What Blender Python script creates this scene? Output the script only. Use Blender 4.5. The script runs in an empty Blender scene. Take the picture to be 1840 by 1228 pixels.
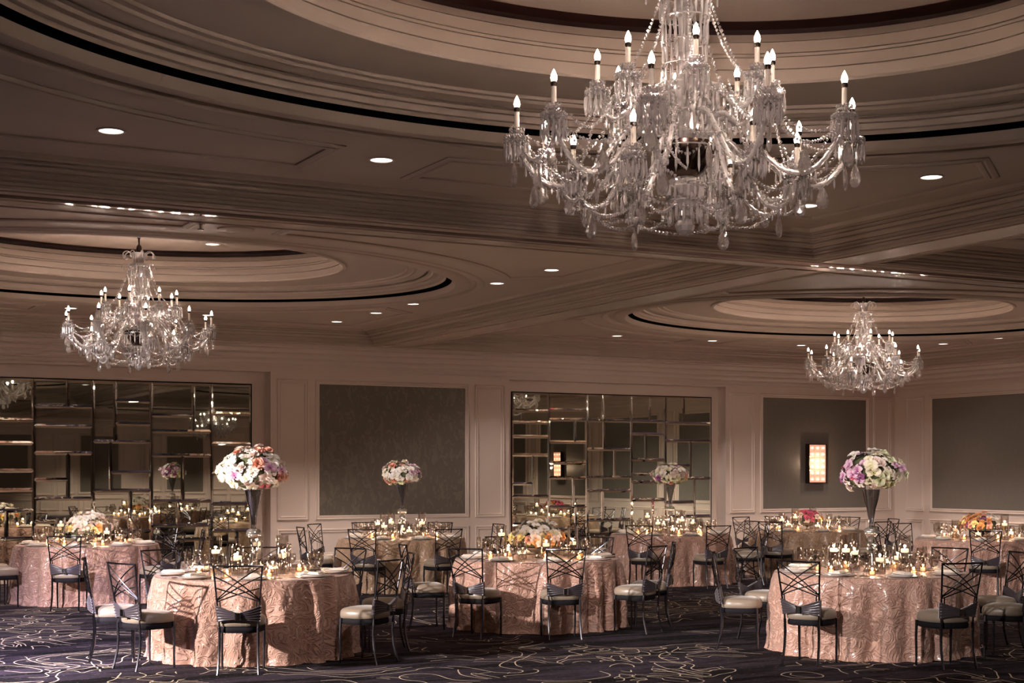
import bpy, math, random
from mathutils import Vector, Matrix
PI = math.pi
SC = bpy.context.scene
COL = SC.collection
random.seed(7)

# ------------------------------------------------------------------ camera
CAM = (-4.25, -6.14, 1.7)
FW = (0.4695, 0.8829)            # viewing direction on the floor plan
RT = (0.8829, -0.4695)
cd = bpy.data.cameras.new('camera')
cam = bpy.data.objects.new('camera', cd)
COL.objects.link(cam)
cam.location = CAM
cam.rotation_euler = (PI/2, 0, -math.atan2(FW[0], FW[1]))
cd.sensor_width = 36.0
cd.lens = 2650/1840*36.0
cd.shift_y = 234/1840
cd.clip_end = 200
SC.camera = cam

# ------------------------------------------------------------------ colour and sampling
SC.view_settings.view_transform = 'Standard'
SC.view_settings.look = 'None'
SC.view_settings.gamma = 1.0
SC.view_settings.use_curve_mapping = False
SC.view_settings.exposure = 0.47
cy = SC.cycles
cy.max_bounces = 7; cy.diffuse_bounces = 3; cy.glossy_bounces = 3
cy.transmission_bounces = 5; cy.transparent_max_bounces = 16
cy.caustics_reflective = False; cy.caustics_refractive = False
cy.sample_clamp_indirect = 4.0
cy.blur_glossy = 0.5
cy.use_adaptive_sampling = True
cy.adaptive_threshold = 0.13
cy.adaptive_min_samples = 16
cy.use_light_tree = True

# ------------------------------------------------------------------ light of the room
w = bpy.data.worlds.new('world'); SC.world = w; w.use_nodes = True
w.node_tree.nodes['Background'].inputs[0].default_value = (0.9, 0.75, 0.68, 1)
w.node_tree.nodes['Background'].inputs[1].default_value = 0.02

def lamp(name, kind, loc, energy, color, size=0.05, target=None, angle=60, blend=0.6, parent=None, data=None):
    d = data
    if d is None:
        d = bpy.data.lights.new(name, kind)
        d.energy = energy; d.color = color
        if kind == 'AREA':
            d.size = size
        else:
            d.shadow_soft_size = size
        if kind == 'SPOT':
            d.spot_size = math.radians(angle); d.spot_blend = blend
    o = bpy.data.objects.new(name, d)
    COL.objects.link(o)
    o.location = loc
    if target is not None:
        v = Vector(target) - Vector(loc)
        o.rotation_euler = v.to_track_quat('-Z', 'Y').to_euler()
    if parent: o.parent = parent
    return o

K_WARM = (1.0, 0.80, 0.68)
K_KEY = (1.0, 0.90, 0.86)
E_BULB = 9.8
E_CANDLE = 1.8
E_DOWN = 26
E_WALL = 330
# unseen spotlights placed out of frame, most to rake light over the tables
lamp('unseen_spotlight', 'SPOT', (-9.2, 5.2, 3.6), 7200, K_KEY, 0.10, (2.6, 6.9, 0.1), 30, 0.5)
lamp('unseen_spotlight', 'SPOT', (-9.2, 6.0, 3.6), 4200, K_KEY, 0.10, (3.6, 13.0, 0.1), 26, 0.5)
lamp('unseen_spotlight', 'SPOT', (-6.2, -2.0, 3.6), 2600, (1, .92, .90), 0.10, (10.6, 9.3, -0.3), 22, 0.5)
lamp('unseen_spotlight', 'SPOT', (-6.0, 2.6, 3.7), 7000, (0.80, 0.74, 1.0), 0.12, (-2.6, 8.0, 0.0), 38, 0.8)  # unseen lilac spot that brightens the carpet at the left
lamp('unseen_spotlight', 'SPOT', (-4.9, -6.8, 2.75), 850, (1.0, 0.80, 0.72), 0.08, (0.0, 0.0, 3.2), 18, 1.0)  # added behind the camera to brighten the nearest chandelier
# pin spots from the ceiling over the tables: (lamp position, aim, energy)
PINS = [((0.3, 3.6, 3.95), (0.1, 6.9, 0.9), 110), ((4.3, 2.6, 3.7), (5.3, 4.6, 1.2), 110),
        ((2.2, 5.4, 3.7), (3.65, 8.1, 0.9), 190), ((-1.4, 9.6, 3.95), (-0.1, 13.5, 0.9), 150),
        ((4.1, 10.0, 3.95), (4.3, 13.4, 0.9), 60), ((7.4, 9.0, 3.95), (8.5, 12.6, 0.9), 100),
        ((10.4, 9.6, 3.95), (11.3, 12.8, 0.7), 60), ((10.6, 6.2, 3.95), (11.4, 9.1, 0.7), 80)]
for p, a, e in PINS:
    lamp('pin_spot', 'SPOT', p, e, (1.0, 0.86, 0.82), 0.04, a, 46, 0.8)

# ------------------------------------------------------------------ object helpers
def tag(o, label=None, cat=None, group=None, kind=None):
    if label: o['label'] = label
    if cat: o['category'] = cat
    if group: o['group'] = group
    if kind: o['kind'] = kind
    return o

def empty(name, loc=(0, 0, 0), rz=0.0, parent=None):
    o = bpy.data.objects.new(name, None); COL.objects.link(o)
    o.location = loc; o.rotation_euler = (0, 0, rz); o.empty_display_size = 0.1
    if parent: o.parent = parent
    return o

KIDS = {}
def link(name, data, parent=None, loc=(0, 0, 0), rz=0.0):
    o = bpy.data.objects.new(name, data); COL.objects.link(o)
    o.location = loc; o.rotation_euler = (0, 0, rz)
    if parent:
        o.parent = parent; KIDS.setdefault(parent.name, []).append(o)
    return o

def copy_tree(o, parent=None):
    c = o.copy(); COL.objects.link(c); c.parent = parent
    KIDS[c.name] = []
    if parent: KIDS.setdefault(parent.name, []).append(c)
    for ch in KIDS.get(o.name, []):
        copy_tree(ch, c)
    return c

class MB:
    """collects geometry and links it as one mesh object"""
    def __init__(s):
        s.v = []; s.f = []; s.m = []; s.uv = None; s.mi = 0
    def face(s, *idx):
        s.f.append(idx); s.m.append(s.mi)
    def box(s, x0, y0, z0, x1, y1, z1):
        b = len(s.v)
        s.v += [(x0, y0, z0), (x1, y0, z0), (x1, y1, z0), (x0, y1, z0), (x0, y0, z1), (x1, y0, z1), (x1, y1, z1), (x0, y1, z1)]
        for q in ((3, 2, 1, 0), (4, 5, 6, 7), (0, 1, 5, 4), (1, 2, 6, 5), (2, 3, 7, 6), (3, 0, 4, 7)):
            s.face(*[b+i for i in q])
    def tube(s, pts, r, n=6, closed=False, cap=True, tw=0.0):
        pts = [Vector(p) for p in pts]; m = len(pts)
        rr = r if isinstance(r, (list, tuple)) else [r]*m
        b = len(s.v); prev = None
        for i, p in enumerate(pts):
            if closed: t = pts[(i+1) % m] - pts[i-1]
            else: t = pts[min(i+1, m-1)] - pts[max(i-1, 0)]
            t.normalize()
            if prev is None:
                a = Vector((0, 0, 1)) if abs(t.z) < 0.9 else Vector((1, 0, 0))
                nx = t.cross(a).normalized()
            else:
                nx = (prev - t*prev.dot(t)).normalized()
            prev = nx; ny = t.cross(nx)
            for k in range(n):
                an = 2*PI*k/n + tw*i + (PI/4 if n == 4 else 0)
                q = p + (nx*math.cos(an) + ny*math.sin(an))*rr[i]
                s.v.append(tuple(q))
        mm = m if closed else m-1
        for i in range(mm):
            j = (i+1) % m
            for k in range(n):
                l = (k+1) % n
                s.face(b+i*n+k, b+i*n+l, b+j*n+l, b+j*n+k)
        if cap and not closed:
            s.face(*[b+k for k in range(n)][::-1]); s.face(*[b+(m-1)*n+k for k in range(n)])
    def lathe(s, prof, n=16, c=(0, 0, 0), flute=0.0, fn=0):
        b = len(s.v); m = len(prof)
        for r, z in prof:
            for k in range(n):
                an = 2*PI*k/n
                q = r*(1+flute*math.cos(fn*an)) if fn else r
                s.v.append((c[0]+q*math.cos(an), c[1]+q*math.sin(an), c[2]+z))
        for i in range(m-1):
            for k in range(n):
                l = (k+1) % n
                s.face(b+i*n+k, b+i*n+l, b+(i+1)*n+l, b+(i+1)*n+k)
        if prof[0][0] > 1e-6: s.face(*[b+k for k in range(n)][::-1])
        if prof[-1][0] > 1e-6: s.face(*[b+(m-1)*n+k for k in range(n)])
    def bead(s, p, r, rz=1.0):
        b = len(s.v); x, y, z = p
        s.v += [(x, y, z+r*rz), (x, y, z-r*rz)]
        for k in range(6):
            a = PI*k/3; s.v.append((x+r*math.cos(a)*.86, y+r*math.sin(a)*.86, z+r*.5*rz*(1 if k % 2 else 0.3)))
        for k in range(6):
            l = (k+1) % 6
            s.face(b, b+2+k, b+2+l); s.face(b+1, b+2+l, b+2+k)
    def spear(s, p, L, r, n=4):
        """hanging prism with its top at p"""
        b = len(s.v); x, y, z = p
        s.v += [(x, y, z), (x, y, z-L)]
        for zz, q in ((z-L*.12, .7), (z-L*.75, 1.0)):
            for k in range(n):
                a = 2*PI*k/n; s.v.append((x+r*q*math.cos(a), y+r*q*math.sin(a), zz))
        for k in range(n):
            l = (k+1) % n
            s.face(b, b+2+k, b+2+l); s.face(b+2+k, b+2+n+k, b+2+n+l, b+2+l); s.face(b+1, b+2+n+l, b+2+n+k)
    def add(s, o, M):
        b = len(s.v)
        s.v += [tuple(M @ Vector(p)) for p in o.v]
        for f, mi in zip(o.f, o.m):
            s.f.append(tuple(b+i for i in f)); s.m.append(mi)
    def mesh(s, name, mats, smooth=True, angle=None):
        me = bpy.data.meshes.new(name)
        me.from_pydata(s.v, [], s.f)
        if not isinstance(mats, (list, tuple)): mats = [mats]
        for q in mats: me.materials.append(q)
        if len(mats) > 1: me.polygons.foreach_set('material_index', s.m)
        if s.uv:
            ul = me.uv_layers.new(name='UVMap')
            li = [0]*len(me.loops); me.loops.foreach_get('vertex_index', li)
            flat = []
            for i in li: flat += s.uv[i]
            ul.data.foreach_set('uv', flat)
        me.polygons.foreach_set('use_smooth', [smooth]*len(me.polygons))
        me.update()
        if smooth and angle:
            me.set_sharp_from_angle(angle=math.radians(angle))
        return me
    def build(s, name, mats, parent=None, smooth=True, angle=40, loc=(0, 0, 0), rz=0.0):
        return link(name, s.mesh(name, mats, smooth, angle), parent, loc, rz)

# ------------------------------------------------------------------ materials
def mat(name, base=(.5, .5, .5), rough=.5, metal=0.0, **kw):
    m = bpy.data.materials.new(name); m.use_nodes = True
    p = m.node_tree.nodes['Principled BSDF']
    p.inputs['Base Color'].default_value = (*base, 1)
    p.inputs['Roughness'].default_value = rough
    p.inputs['Metallic'].default_value = metal
    for k, v in kw.items():
        p.inputs[k.replace('_', ' ')].default_value = v if not isinstance(v, tuple) else (*v, 1)
    return m
class NT:
    def __init__(s, m):
        s.t = m.node_tree; s.n = s.t.nodes; s.p = s.n.get('Principled BSDF'); s.out = s.n['Material Output']
    def N(s, typ, **kw):
        nd = s.n.new(typ)
        for k, v in kw.items():
            if k.startswith('i_'):
                key = k[2:]
                key = int(key) if key.isdigit() else key.replace('_', ' ')
                if hasattr(v, 'is_linked') or isinstance(v, bpy.types.NodeSocket): s.t.links.new(v, nd.inputs[key])
                else: nd.inputs[key].default_value = v
            else: setattr(nd, k, v)
        return nd
    def L(s, a, b): s.t.links.new(a, b)
    def math(s, op, a, b=0.0, c=None, clamp=False):
        nd = s.n.new('ShaderNodeMath'); nd.operation = op; nd.use_clamp = clamp
        for i, v in enumerate((a, b) if c is None else (a, b, c)):
            if isinstance(v, bpy.types.NodeSocket): s.L(v, nd.inputs[i])
            else: nd.inputs[i].default_value = v
        return nd.outputs[0]
    def mix(s, fac, a, b):
        nd = s.n.new('ShaderNodeMix'); nd.data_type = 'RGBA'
        for key, v in ((0, fac), (6, a), (7, b)):
            if isinstance(v, bpy.types.NodeSocket): s.L(v, nd.inputs[key])
            elif key == 0: nd.inputs[0].default_value = v
            else: nd.inputs[key].default_value = (*v, 1)
        return nd.outputs[2]
def noise(t, co, scale, detail=2.0, dist=0.0, rough=.5):
    nd = t.N('ShaderNodeTexNoise'); t.L(co, nd.inputs['Vector'])
    nd.inputs['Scale'].default_value = scale; nd.inputs['Detail'].default_value = detail
    nd.inputs['Distortion'].default_value = dist; nd.inputs['Roughness'].default_value = rough
    return nd.outputs[0]
def mapping(t, co, scale=(1, 1, 1), rot=(0, 0, 0)):
    nd = t.N('ShaderNodeMapping'); t.L(co, nd.inputs[0]); nd.inputs['Scale'].default_value = scale; nd.inputs['Rotation'].default_value = rot
    return nd.outputs[0]
def bump(t, h, strength=.3, dist=.01):
    nd = t.N('ShaderNodeBump'); t.L(h, nd.inputs['Height']); nd.inputs['Strength'].default_value = strength
    nd.inputs['Distance'].default_value = dist; t.L(nd.outputs[0], t.p.inputs['Normal'])

M = {}
# painted plaster and woodwork
m = M['paint'] = mat('ivory_pink_paint', (.57, .455, .375), .5); t = NT(m)
tc = t.N('ShaderNodeTexCoord')
n = noise(t, tc.outputs['Object'], 3.0, 3.0)
t.L(t.mix(n, (.54, .43, .352), (.60, .48, .395)), t.p.inputs['Base Color'])
m = M['soffit'] = mat('satin_soffit_paint', (.50, .38, .31), .22)
M['track'] = mat('polished_track_edge', (.55, .42, .36), .10, .55); t = NT(m)
M['wallpaint'] = mat('wall_paint', (.74, .61, .525), .42)
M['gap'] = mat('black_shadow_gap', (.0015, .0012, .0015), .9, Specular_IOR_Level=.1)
M['redgap'] = mat('oxblood_gap', (.045, .014, .010), .5)
# wall fabric
def fabric(name, a, b, sc):
    m = mat(name, a, .55); t = NT(m); tc = t.N('ShaderNodeTexCoord')
    n1 = noise(t, mapping(t, tc.outputs['Object'], (sc, sc, sc*.5)), 6, 4, 1.5)
    n2 = noise(t, mapping(t, tc.outputs['Object'], (60, 60, 4)), 3, 2)
    r = t.math('GREATER_THAN', n1, .55)
    f = t.math('MULTIPLY', r, n2)
    t.L(t.mix(f, a, b), t.p.inputs['Base Color'])
    t.L(t.math('MULTIPLY_ADD', f, -.2, .5), t.p.inputs['Roughness'])
    bump(t, n2, .15, .002)
    t.p.inputs['Metallic'].default_value = .15
    return m
M['fabric'] = fabric('damask_wall_fabric', (.155, .132, .105), (.23, .20, .15), 1.6)
M['fabric2'] = fabric('plain_wall_fabric', (.20, .175, .145), (.215, .187, .155), 3)
# mirror
M['mirror'] = mat('smoked_mirror', (.74, .77, .65), .012, 1.0)
M['mirror_edge'] = mat('bevelled_mirror_edge', (.78, .76, .68), .03, 1.0)
M['gun'] = mat('dark_chrome', (.17, .165, .185), .22, 1.0)
M['gunrod'] = mat('dark_chrome_rods', (.13, .125, .14), .25, 1.0)
M['silver'] = mat('silver_metal', (.75, .72, .68), .12, 1.0)
M['bowl'] = mat('dark_silver_bowl', (.16, .11, .09), .2, 1.0)
M['bronze'] = mat('dark_bronze', (.045, .03, .022), .35, .8)
# satin of seats and sashes
def satin(name, c, r=.35):
    m = mat(name, c, r); t = NT(m); t.p.inputs['Sheen Weight'].default_value = .4
    t.p.inputs['Sheen Roughness'].default_value = .35
    tc = t.N('ShaderNodeTexCoord'); bump(t, noise(t, tc.outputs['Object'], 18, 2), .12, .01)
    return m
M['seat'] = satin('taupe_satin_seat', (.29, .225, .165), .36)
M['seat_skirt'] = mat('dark_seat_skirt', (.010, .008, .010), .8, Specular_IOR_Level=.2)
M['sash'] = satin('mauve_satin_sash', (.060, .047, .054), .27)
M['plate'] = mat('white_porcelain', (.80, .76, .72), .12)
M['plate_rim'] = mat('silver_plate_rim', (.6, .55, .5), .2, .7)
M['napkin'] = mat('ivory_napkin', (.72, .64, .56), .7)
M['steel'] = mat('polished_flatware', (.7, .68, .66), .12, 1.0)
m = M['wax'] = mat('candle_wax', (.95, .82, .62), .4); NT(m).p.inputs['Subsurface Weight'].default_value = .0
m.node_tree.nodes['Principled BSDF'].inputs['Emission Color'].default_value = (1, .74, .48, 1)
m.node_tree.nodes['Principled BSDF'].inputs['Emission Strength'].default_value = 1.0  # wax glows by itself, standing in for flame light seeping through
M['tube'] = mat('candle_tube', (.80, .70, .60), .45)
M['leaf'] = mat('leaf_green', (.10, .16, .05), .5)
M['core'] = mat('moss_core', (.10, .11, .05), .8)
M['ruffle'] = mat('cream_petal_ruffle', (.78, .62, .38), .6)
# damask tablecloth
def damask(name, lo, hi):
    m = mat(name, lo, .4); t = NT(m)
    uv = t.N('ShaderNodeUVMap').outputs[0]
    n1 = noise(t, uv, 6.5, .8, 2.2)
    s1 = t.math('SINE', t.math('MULTIPLY', n1, 34.0))          # scrolling ribbons
    n2 = noise(t, uv, 12.0, 1.0, 1.2)
    s2 = t.math('SINE', t.math('MULTIPLY', n2, 20.0))
    s = t.math('ADD', t.math('MULTIPLY', s1, .75), t.math('MULTIPLY', s2, .25))
    f = t.math('MULTIPLY_ADD', s, 1.6, .5, clamp=True)
    t.L(t.mix(f, lo, hi), t.p.inputs['Base Color'])
    t.L(t.math('MULTIPLY_ADD', f, -.24, .46), t.p.inputs['Roughness'])
    t.p.inputs['Sheen Weight'].default_value = .15
    wr = noise(t, uv, 7.0, 3.0, .8)
    bump(t, t.math('ADD', t.math('MULTIPLY', f, .45), t.math('MULTIPLY', wr, 1.1)), .8, .02)
    return m
M['cloth'] = damask('rose_gold_damask', (.41, .225, .165), (.56, .345, .265))
M['cloth_shaded'] = damask('shaded_rose_gold_damask', (.36, .225, .14), (.48, .32, .21))  # browner copy of the same cloth, dimmer light put into its colour
# carpet
m = M['carpet'] = mat('plum_patterned_carpet', (.03, .02, .03), .95); t = NT(m)
tc = t.N('ShaderNodeTexCoord'); ob = tc.outputs['Object']
base = noise(t, mapping(t, ob, (.35, 2.2, 1), (0, 0, -.1)), 2.2, 5, .6)
fine = noise(t, mapping(t, ob, (2, 26, 1), (0, 0, -.1)), 2.0, 3, .2)
dash = noise(t, mapping(t, ob, (22, 5, 1), (0, 0, -.1)), 2.0, 2, 0)
region = noise(t, ob, .55, 2, 1.0)
st = t.math('MULTIPLY', t.math('GREATER_THAN', fine, .52), t.math('GREATER_THAN', base, .46))
c1 = t.mix(t.math('MULTIPLY_ADD', base, 5.0, -2.2, clamp=True), (.003, .002, .003), (.036, .025, .038))
c2 = t.mix(t.math('MULTIPLY', st, .55), c1, (.062, .046, .064))
dd = t.math('MULTIPLY', t.math('GREATER_THAN', dash, .60), t.math('GREATER_THAN', fine, .54))
c3 = t.mix(t.math('MULTIPLY', dd, .5), c2, (.17, .125, .125))
def outline(scale, rot, levels, wd, sc=(1, 1, 1), dist=1.4):
    """thin even lines along the level curves of a smooth noise"""
    e = .012
    def nz(off):
        nd = t.N('ShaderNodeMapping'); t.L(ob, nd.inputs[0]); nd.inputs['Scale'].default_value = sc; nd.inputs['Rotation'].default_value = (0, 0, rot); nd.inputs['Location'].default_value = off
        return noise(t, nd.outputs[0], scale, .6, dist)
    n0, nx, ny = nz((0, 0, 0)), nz((e, 0, 0)), nz((0, e, 0))
    gx, gy = t.math('SUBTRACT', nx, n0), t.math('SUBTRACT', ny, n0)
    g = t.math('SQRT', t.math('ADD', t.math('MULTIPLY', gx, gx), t.math('MULTIPLY', gy, gy)))
    g = t.math('MULTIPLY', g, wd/e); out = None
    for lv in levels:
        q = t.math('LESS_THAN', t.math('ABSOLUTE', t.math('SUBTRACT', n0, lv)), g)
        out = q if out is None else t.math('MAXIMUM', out, q)
    return out
l1 = t.math('MULTIPLY', outline(.85, .3, (.40, .52), .0058, (1, 1, 1), 1.8), t.math('GREATER_THAN', region, .45))
l2 = t.math('MULTIPLY', outline(1.5, 1.2, (.45, .58), .0052), t.math('GREATER_THAN', region, .56))
lines = t.math('MAXIMUM', l1, l2)
c4 = t.mix(lines, c3, (.70, .56, .42))
t.L(c4, t.p.inputs['Base Color'])
t.p.inputs['Specular IOR Level'].default_value = .15
bump(t, noise(t, ob, 140, 2), .3, .004)

def emis(name, col, strength, sampling='NONE'):
    m = bpy.data.materials.new(name); m.use_nodes = True; t = NT(m); t.n.remove(t.p)
    e = t.N('ShaderNodeEmission'); e.inputs[0].default_value = (*col, 1); e.inputs[1].default_value = strength
    t.L(e.outputs[0], t.out.inputs[0]); m.cycles.emission_sampling = sampling
    return m
M['bulb'] = emis('lit_bulb', (1, .84, .66), 14)
M['flame'] = emis('candle_flame', (1, .86, .62), 5)
M['down'] = emis('lit_downlight', (1, .93, .84), 2.5)
# thin clear glass: light passes, edges reflect
def thinglass(name, tint, lo=.04, hi=.55):
    m = bpy.data.materials.new(name); m.use_nodes = True; t = NT(m); t.n.remove(t.p)
    tr = t.N('ShaderNodeBsdfTransparent'); tr.inputs[0].default_value = (*tint, 1)
    gl = t.N('ShaderNodeBsdfGlossy'); gl.inputs['Roughness'].default_value = .03
    lw = t.N('ShaderNodeLayerWeight'); lw.inputs[0].default_value = .35
    f = t.math('MULTIPLY_ADD', lw.outputs['Facing'], hi, lo, clamp=True)
    mx = t.N('ShaderNodeMixShader'); t.L(f, mx.inputs[0]); t.L(tr.outputs[0], mx.inputs[1]); t.L(gl.outputs[0], mx.inputs[2])
    t.L(mx.outputs[0], t.out.inputs[0]); return m
M['glass'] = thinglass('clear_table_glass', (.93, .91, .89), .07, .8)
M['amber'] = thinglass('amber_votive_glass', (1.0, .86, .70))
M['vase'] = thinglass('mercury_vase_glass', (.90, .90, .91), .32, .62)
# cut crystal
def crystal(name, wg, wt, wr, wd, col=(1, .94, .92)):
    """cut glass: refraction, clear passage, surface glints and the milky scatter of many tiny facets"""
    m = bpy.data.materials.new(name); m.use_nodes = True; t = NT(m); t.n.remove(t.p)
    g = t.N('ShaderNodeBsdfGlass'); g.inputs['Color'].default_value = (1, .97, .96, 1); g.inputs['Roughness'].default_value = .02; g.inputs['IOR'].default_value = 1.52
    tp = t.N('ShaderNodeBsdfTransparent')
    r = t.N('ShaderNodeBsdfGlossy'); r.inputs['Color'].default_value = (*col, 1); r.inputs['Roughness'].default_value = .17
    d = t.N('ShaderNodeBsdfDiffuse'); d.inputs['Color'].default_value = (*col, 1)
    tl = t.N('ShaderNodeBsdfTranslucent'); tl.inputs['Color'].default_value = (*col, 1)
    def mx(f, a, b):
        q = t.N('ShaderNodeMixShader'); q.inputs[0].default_value = f; t.L(a.outputs[0], q.inputs[1]); t.L(b.outputs[0], q.inputs[2]); return q
    a = mx(.5, d, tl); b = mx(wd/(wd+wr), r, a); c = mx(wt/(wg+wt), g, tp); e = mx(wr+wd, c, b)
    t.L(e.outputs[0], t.out.inputs[0]); return m
M['crystal'] = crystal('cut_crystal', .12, .08, .36, .44)
M['arm'] = crystal('twisted_glass_arm', .15, .15, .30, .40)
M['drop'] = crystal('pendant_crystal', .50, .22, .20, .08)
# petals
def petal(name, a, b, c=None):
    m = mat(name, a, .5); t = NT(m); uv = t.N('ShaderNodeUVMap').outputs[0]
    sp = t.N('ShaderNodeSeparateXYZ'); t.L(uv, sp.inputs[0])
    f = t.math('MULTIPLY_ADD', sp.outputs[1], -2.2, 1.0, clamp=True)
    t.L(t.mix(f, a, b), t.p.inputs['Base Color'])
    t.p.inputs['Subsurface Weight'].default_value = 0.0
    t.p.inputs['Sheen Weight'].default_value = .2
    return m
PETALS = {'white': ((.90, .84, .78), (.84, .72, .50)), 'cream': ((.86, .76, .58), (.70, .62, .28)),
          'blush': ((.86, .70, .62), (.80, .48, .38)), 'coral': ((.85, .42, .30), (.66, .16, .10)),
          'orange': ((.88, .42, .14), (.80, .22, .04)), 'pink': ((.80, .16, .26), (.45, .04, .12)),
          'lilac': ((.78, .52, .62), (.45, .10, .30)), 'plum': ((.34, .09, .26), (.14, .02, .10)),
          'green': ((.72, .72, .46), (.35, .42, .12)), 'yellow': ((.86, .68, .26), (.78, .42, .08))}
for k, (a, b) in PETALS.items(): M['p_'+k] = petal(k+'_petals', a, b)
# ================================================================== THE SETTING
WX0, WX1, WY0, WY1 = -16.9, 16.9, -16.9, 16.9
ZS, ZC = 3.78, 4.0              # beam soffit, coffer ceiling
BX, BY = 5.5, 5.575             # half sizes of a ceiling bay
b = MB(); b.box(WX0-.5, WY0-.5, -.12, WX1+.5, WY1+.7, 0.0)
tag(b.build('floor', M['carpet'], smooth=False), kind='structure')

# one ceiling bay: beam mouldings, flat field with an oval opening, stepped oval dome
def ring_loft(b, rings):
    """rings: lists of equally many points; stitched in order"""
    base = []
    for r in rings:
        base.append(len(b.v)); b.v += r
    n = len(rings[0])
    for i in range(len(rings)-1):
        for k in range(n):
            l = (k+1) % n
            b.face(base[i]+k, base[i+1]+k, base[i+1]+l, base[i]+l)
NA = 160
def rect_ring(d, z):
    hx, hy = BX-d, BY-d; pts = []
    for k in range(NA):
        a = 2*PI*k/NA; c, s_ = math.cos(a), math.sin(a)
        u = k*4/NA; side = int(u); f = (u-side)*2-1      # square parametrisation keeps the corners
        x, y = ((1, f), (-f, 1), (-1, -f), (f, -1))[side]
        pts.append((x*hx, y*hy, z))
    return pts
def oval_ring(k_, z):
    pts = []
    for k in range(NA):
        u = k*4/NA; side = int(u); f = (u-side)*2-1
        x, y = ((1, f), (-f, 1), (-1, -f), (f, -1))[side]
        a = math.atan2(y*BY, x*BX) if False else math.atan2(y, x)
        pts.append((4.05*k_*math.cos(a), 3.1*k_*math.sin(a), z))
    return pts
h0 = 1.7
b = MB()
def slot(d, z, h=.007, dp=.022):
    """narrow quirk cut into a vertical moulding face"""
    return [(d, z), (d-dp, z), (d-dp, z+h), (d, z+h)]
beam = ([(0, ZS), (.28, ZS), (.285, ZS+.010), (.385, ZS+.010), (.390, ZS), (.40, ZS)]+slot(.40, ZS+.022)+slot(.402, ZS+.052)+[(.402, ZS+.066), (.425, ZS+.066)]
        + slot(.425, ZS+.082)+[(.43, ZS+.098), (.47, ZS+.112)]+slot(.472, ZS+.124)+[(.472, ZS+.138), (.50, ZS+.142), (.52, ZS+.152)]+slot(.522, ZS+.160)
        + [(.522, ZS+.174), (.56, ZS+.176)]+slot(.562, ZS+.184)+[(.562, ZS+.198), (.66, ZS+.198), (.665, ZS+.190), (.68, ZS+.190), (.70, ZC)])
ring_loft(b, [rect_ring(d, z) for d, z in beam])
# flat field
ring_loft(b, [rect_ring(.70, ZC), oval_ring(1.045, ZC)])
ring_loft(b, [oval_ring(k, h0+h) for k, h in ((1.045, 2.30), (1.04, 2.285), (1.03, 2.28), (1.02, 2.29), (1.015, 2.315), (1.0, 2.316), (.995, 2.290), (.985, 2.280), (.962, 2.275), (.952, 2.280), (.947, 2.300), (.941, 2.343))])
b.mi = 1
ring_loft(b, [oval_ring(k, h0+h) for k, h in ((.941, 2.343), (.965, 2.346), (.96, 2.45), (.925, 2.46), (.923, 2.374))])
b.mi = 0
ring_loft(b, [oval_ring(k, h0+h) for k, h in ((.923, 2.374), (.919, 2.400), (.905, 2.398), (.902, 2.438), (.885, 2.434), (.882, 2.430), (.879, 2.452), (.862, 2.452), (.866, 2.452), (.866, 2.459), (.860, 2.459), (.845, 2.462), (.832, 2.474), (.829, 2.470), (.826, 2.466), (.822, 2.486), (.805, 2.486), (.803, 2.480), (.80, 2.500),
     (.615, 2.495), (.612, 2.475), (.603, 2.473), (.600, 2.49), (.600, 2.56), (.606, 2.560), (.606, 2.568), (.600, 2.568), (.602, 2.64), (.609, 2.640), (.609, 2.648), (.603, 2.648), (.603, 2.664), (.609, 2.664), (.609, 2.672), (.603, 2.672), (.608, 2.745), (.615, 2.745), (.615, 2.753), (.610, 2.753), (.622, 2.81))])
b.mi = 2
ring_loft(b, [oval_ring(k, h0+h) for k, h in ((.622, 2.81), (.65, 2.812), (.65, 2.87), (.60, 2.875))])
b.mi = 0
base = len(b.v); b.v += oval_ring(.60, h0+2.875); b.v.append((0, 0, h0+2.875))
for k in range(NA): b.face(base+k, base+NA, base+(k+1) % NA)
ceil_me = b.mesh('ceiling', [M['paint'], M['gap'], M['redgap']], True, 25)
# raised panel mouldings of the flat field (four corner panels)
b = MB()
def strip(pts, w=.11, z0=ZC, hgt=.022):
    prof = [(-w/2, 0), (-w/2, -hgt*.6), (-w/3, -hgt), (-w/10, -hgt*.9), (0, -hgt*.4), (w/6, -hgt*.8), (w/3, -hgt*.7), (w/2, -hgt*.3), (w/2, 0)]
    m_ = len(pts); rows = []
    for i in range(m_):
        p = Vector(pts[i]); a = (p-Vector(pts[i-1])).normalized(); c = (Vector(pts[(i+1) % m_])-p).normalized()
        n1 = Vector((-a.y, a.x)); n2 = Vector((-c.y, c.x)); nn = (n1+n2); nn = nn/max(nn.dot(n1), .3)
        rows.append([(p.x+nn.x*q, p.y+nn.y*q, z0+dz) for q, dz in prof])
    base = len(b.v)
    for r in rows: b.v += r
    k_ = len(prof)
    for i in range(m_):
        j = (i+1) % m_
        for k in range(k_-1): b.face(base+i*k_+k, base+i*k_+k+1, base+j*k_+k+1, base+j*k_+k)
for sx in (1, -1):
    for sy in (1, -1):
        pts = [(.45, 4.40), (4.45, 4.40), (4.45, 2.25), (3.90, 1.82)]
        for k in range(1, 22):
            a = math.atan2(1.82/3.66, 3.90/4.50)+(math.acos(.45/4.5)-math.atan2(1.82/3.66, 3.90/4.50))*k/21
            pts.append((4.50*math.cos(a), 3.66*math.sin(a)))
        pts = [(x*sx, y*sy) for x, y in pts]
        if sx*sy < 0: pts = pts[::-1]
        strip(pts)
panel_me = b.mesh('trim', M['paint'], True, 25)
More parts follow.
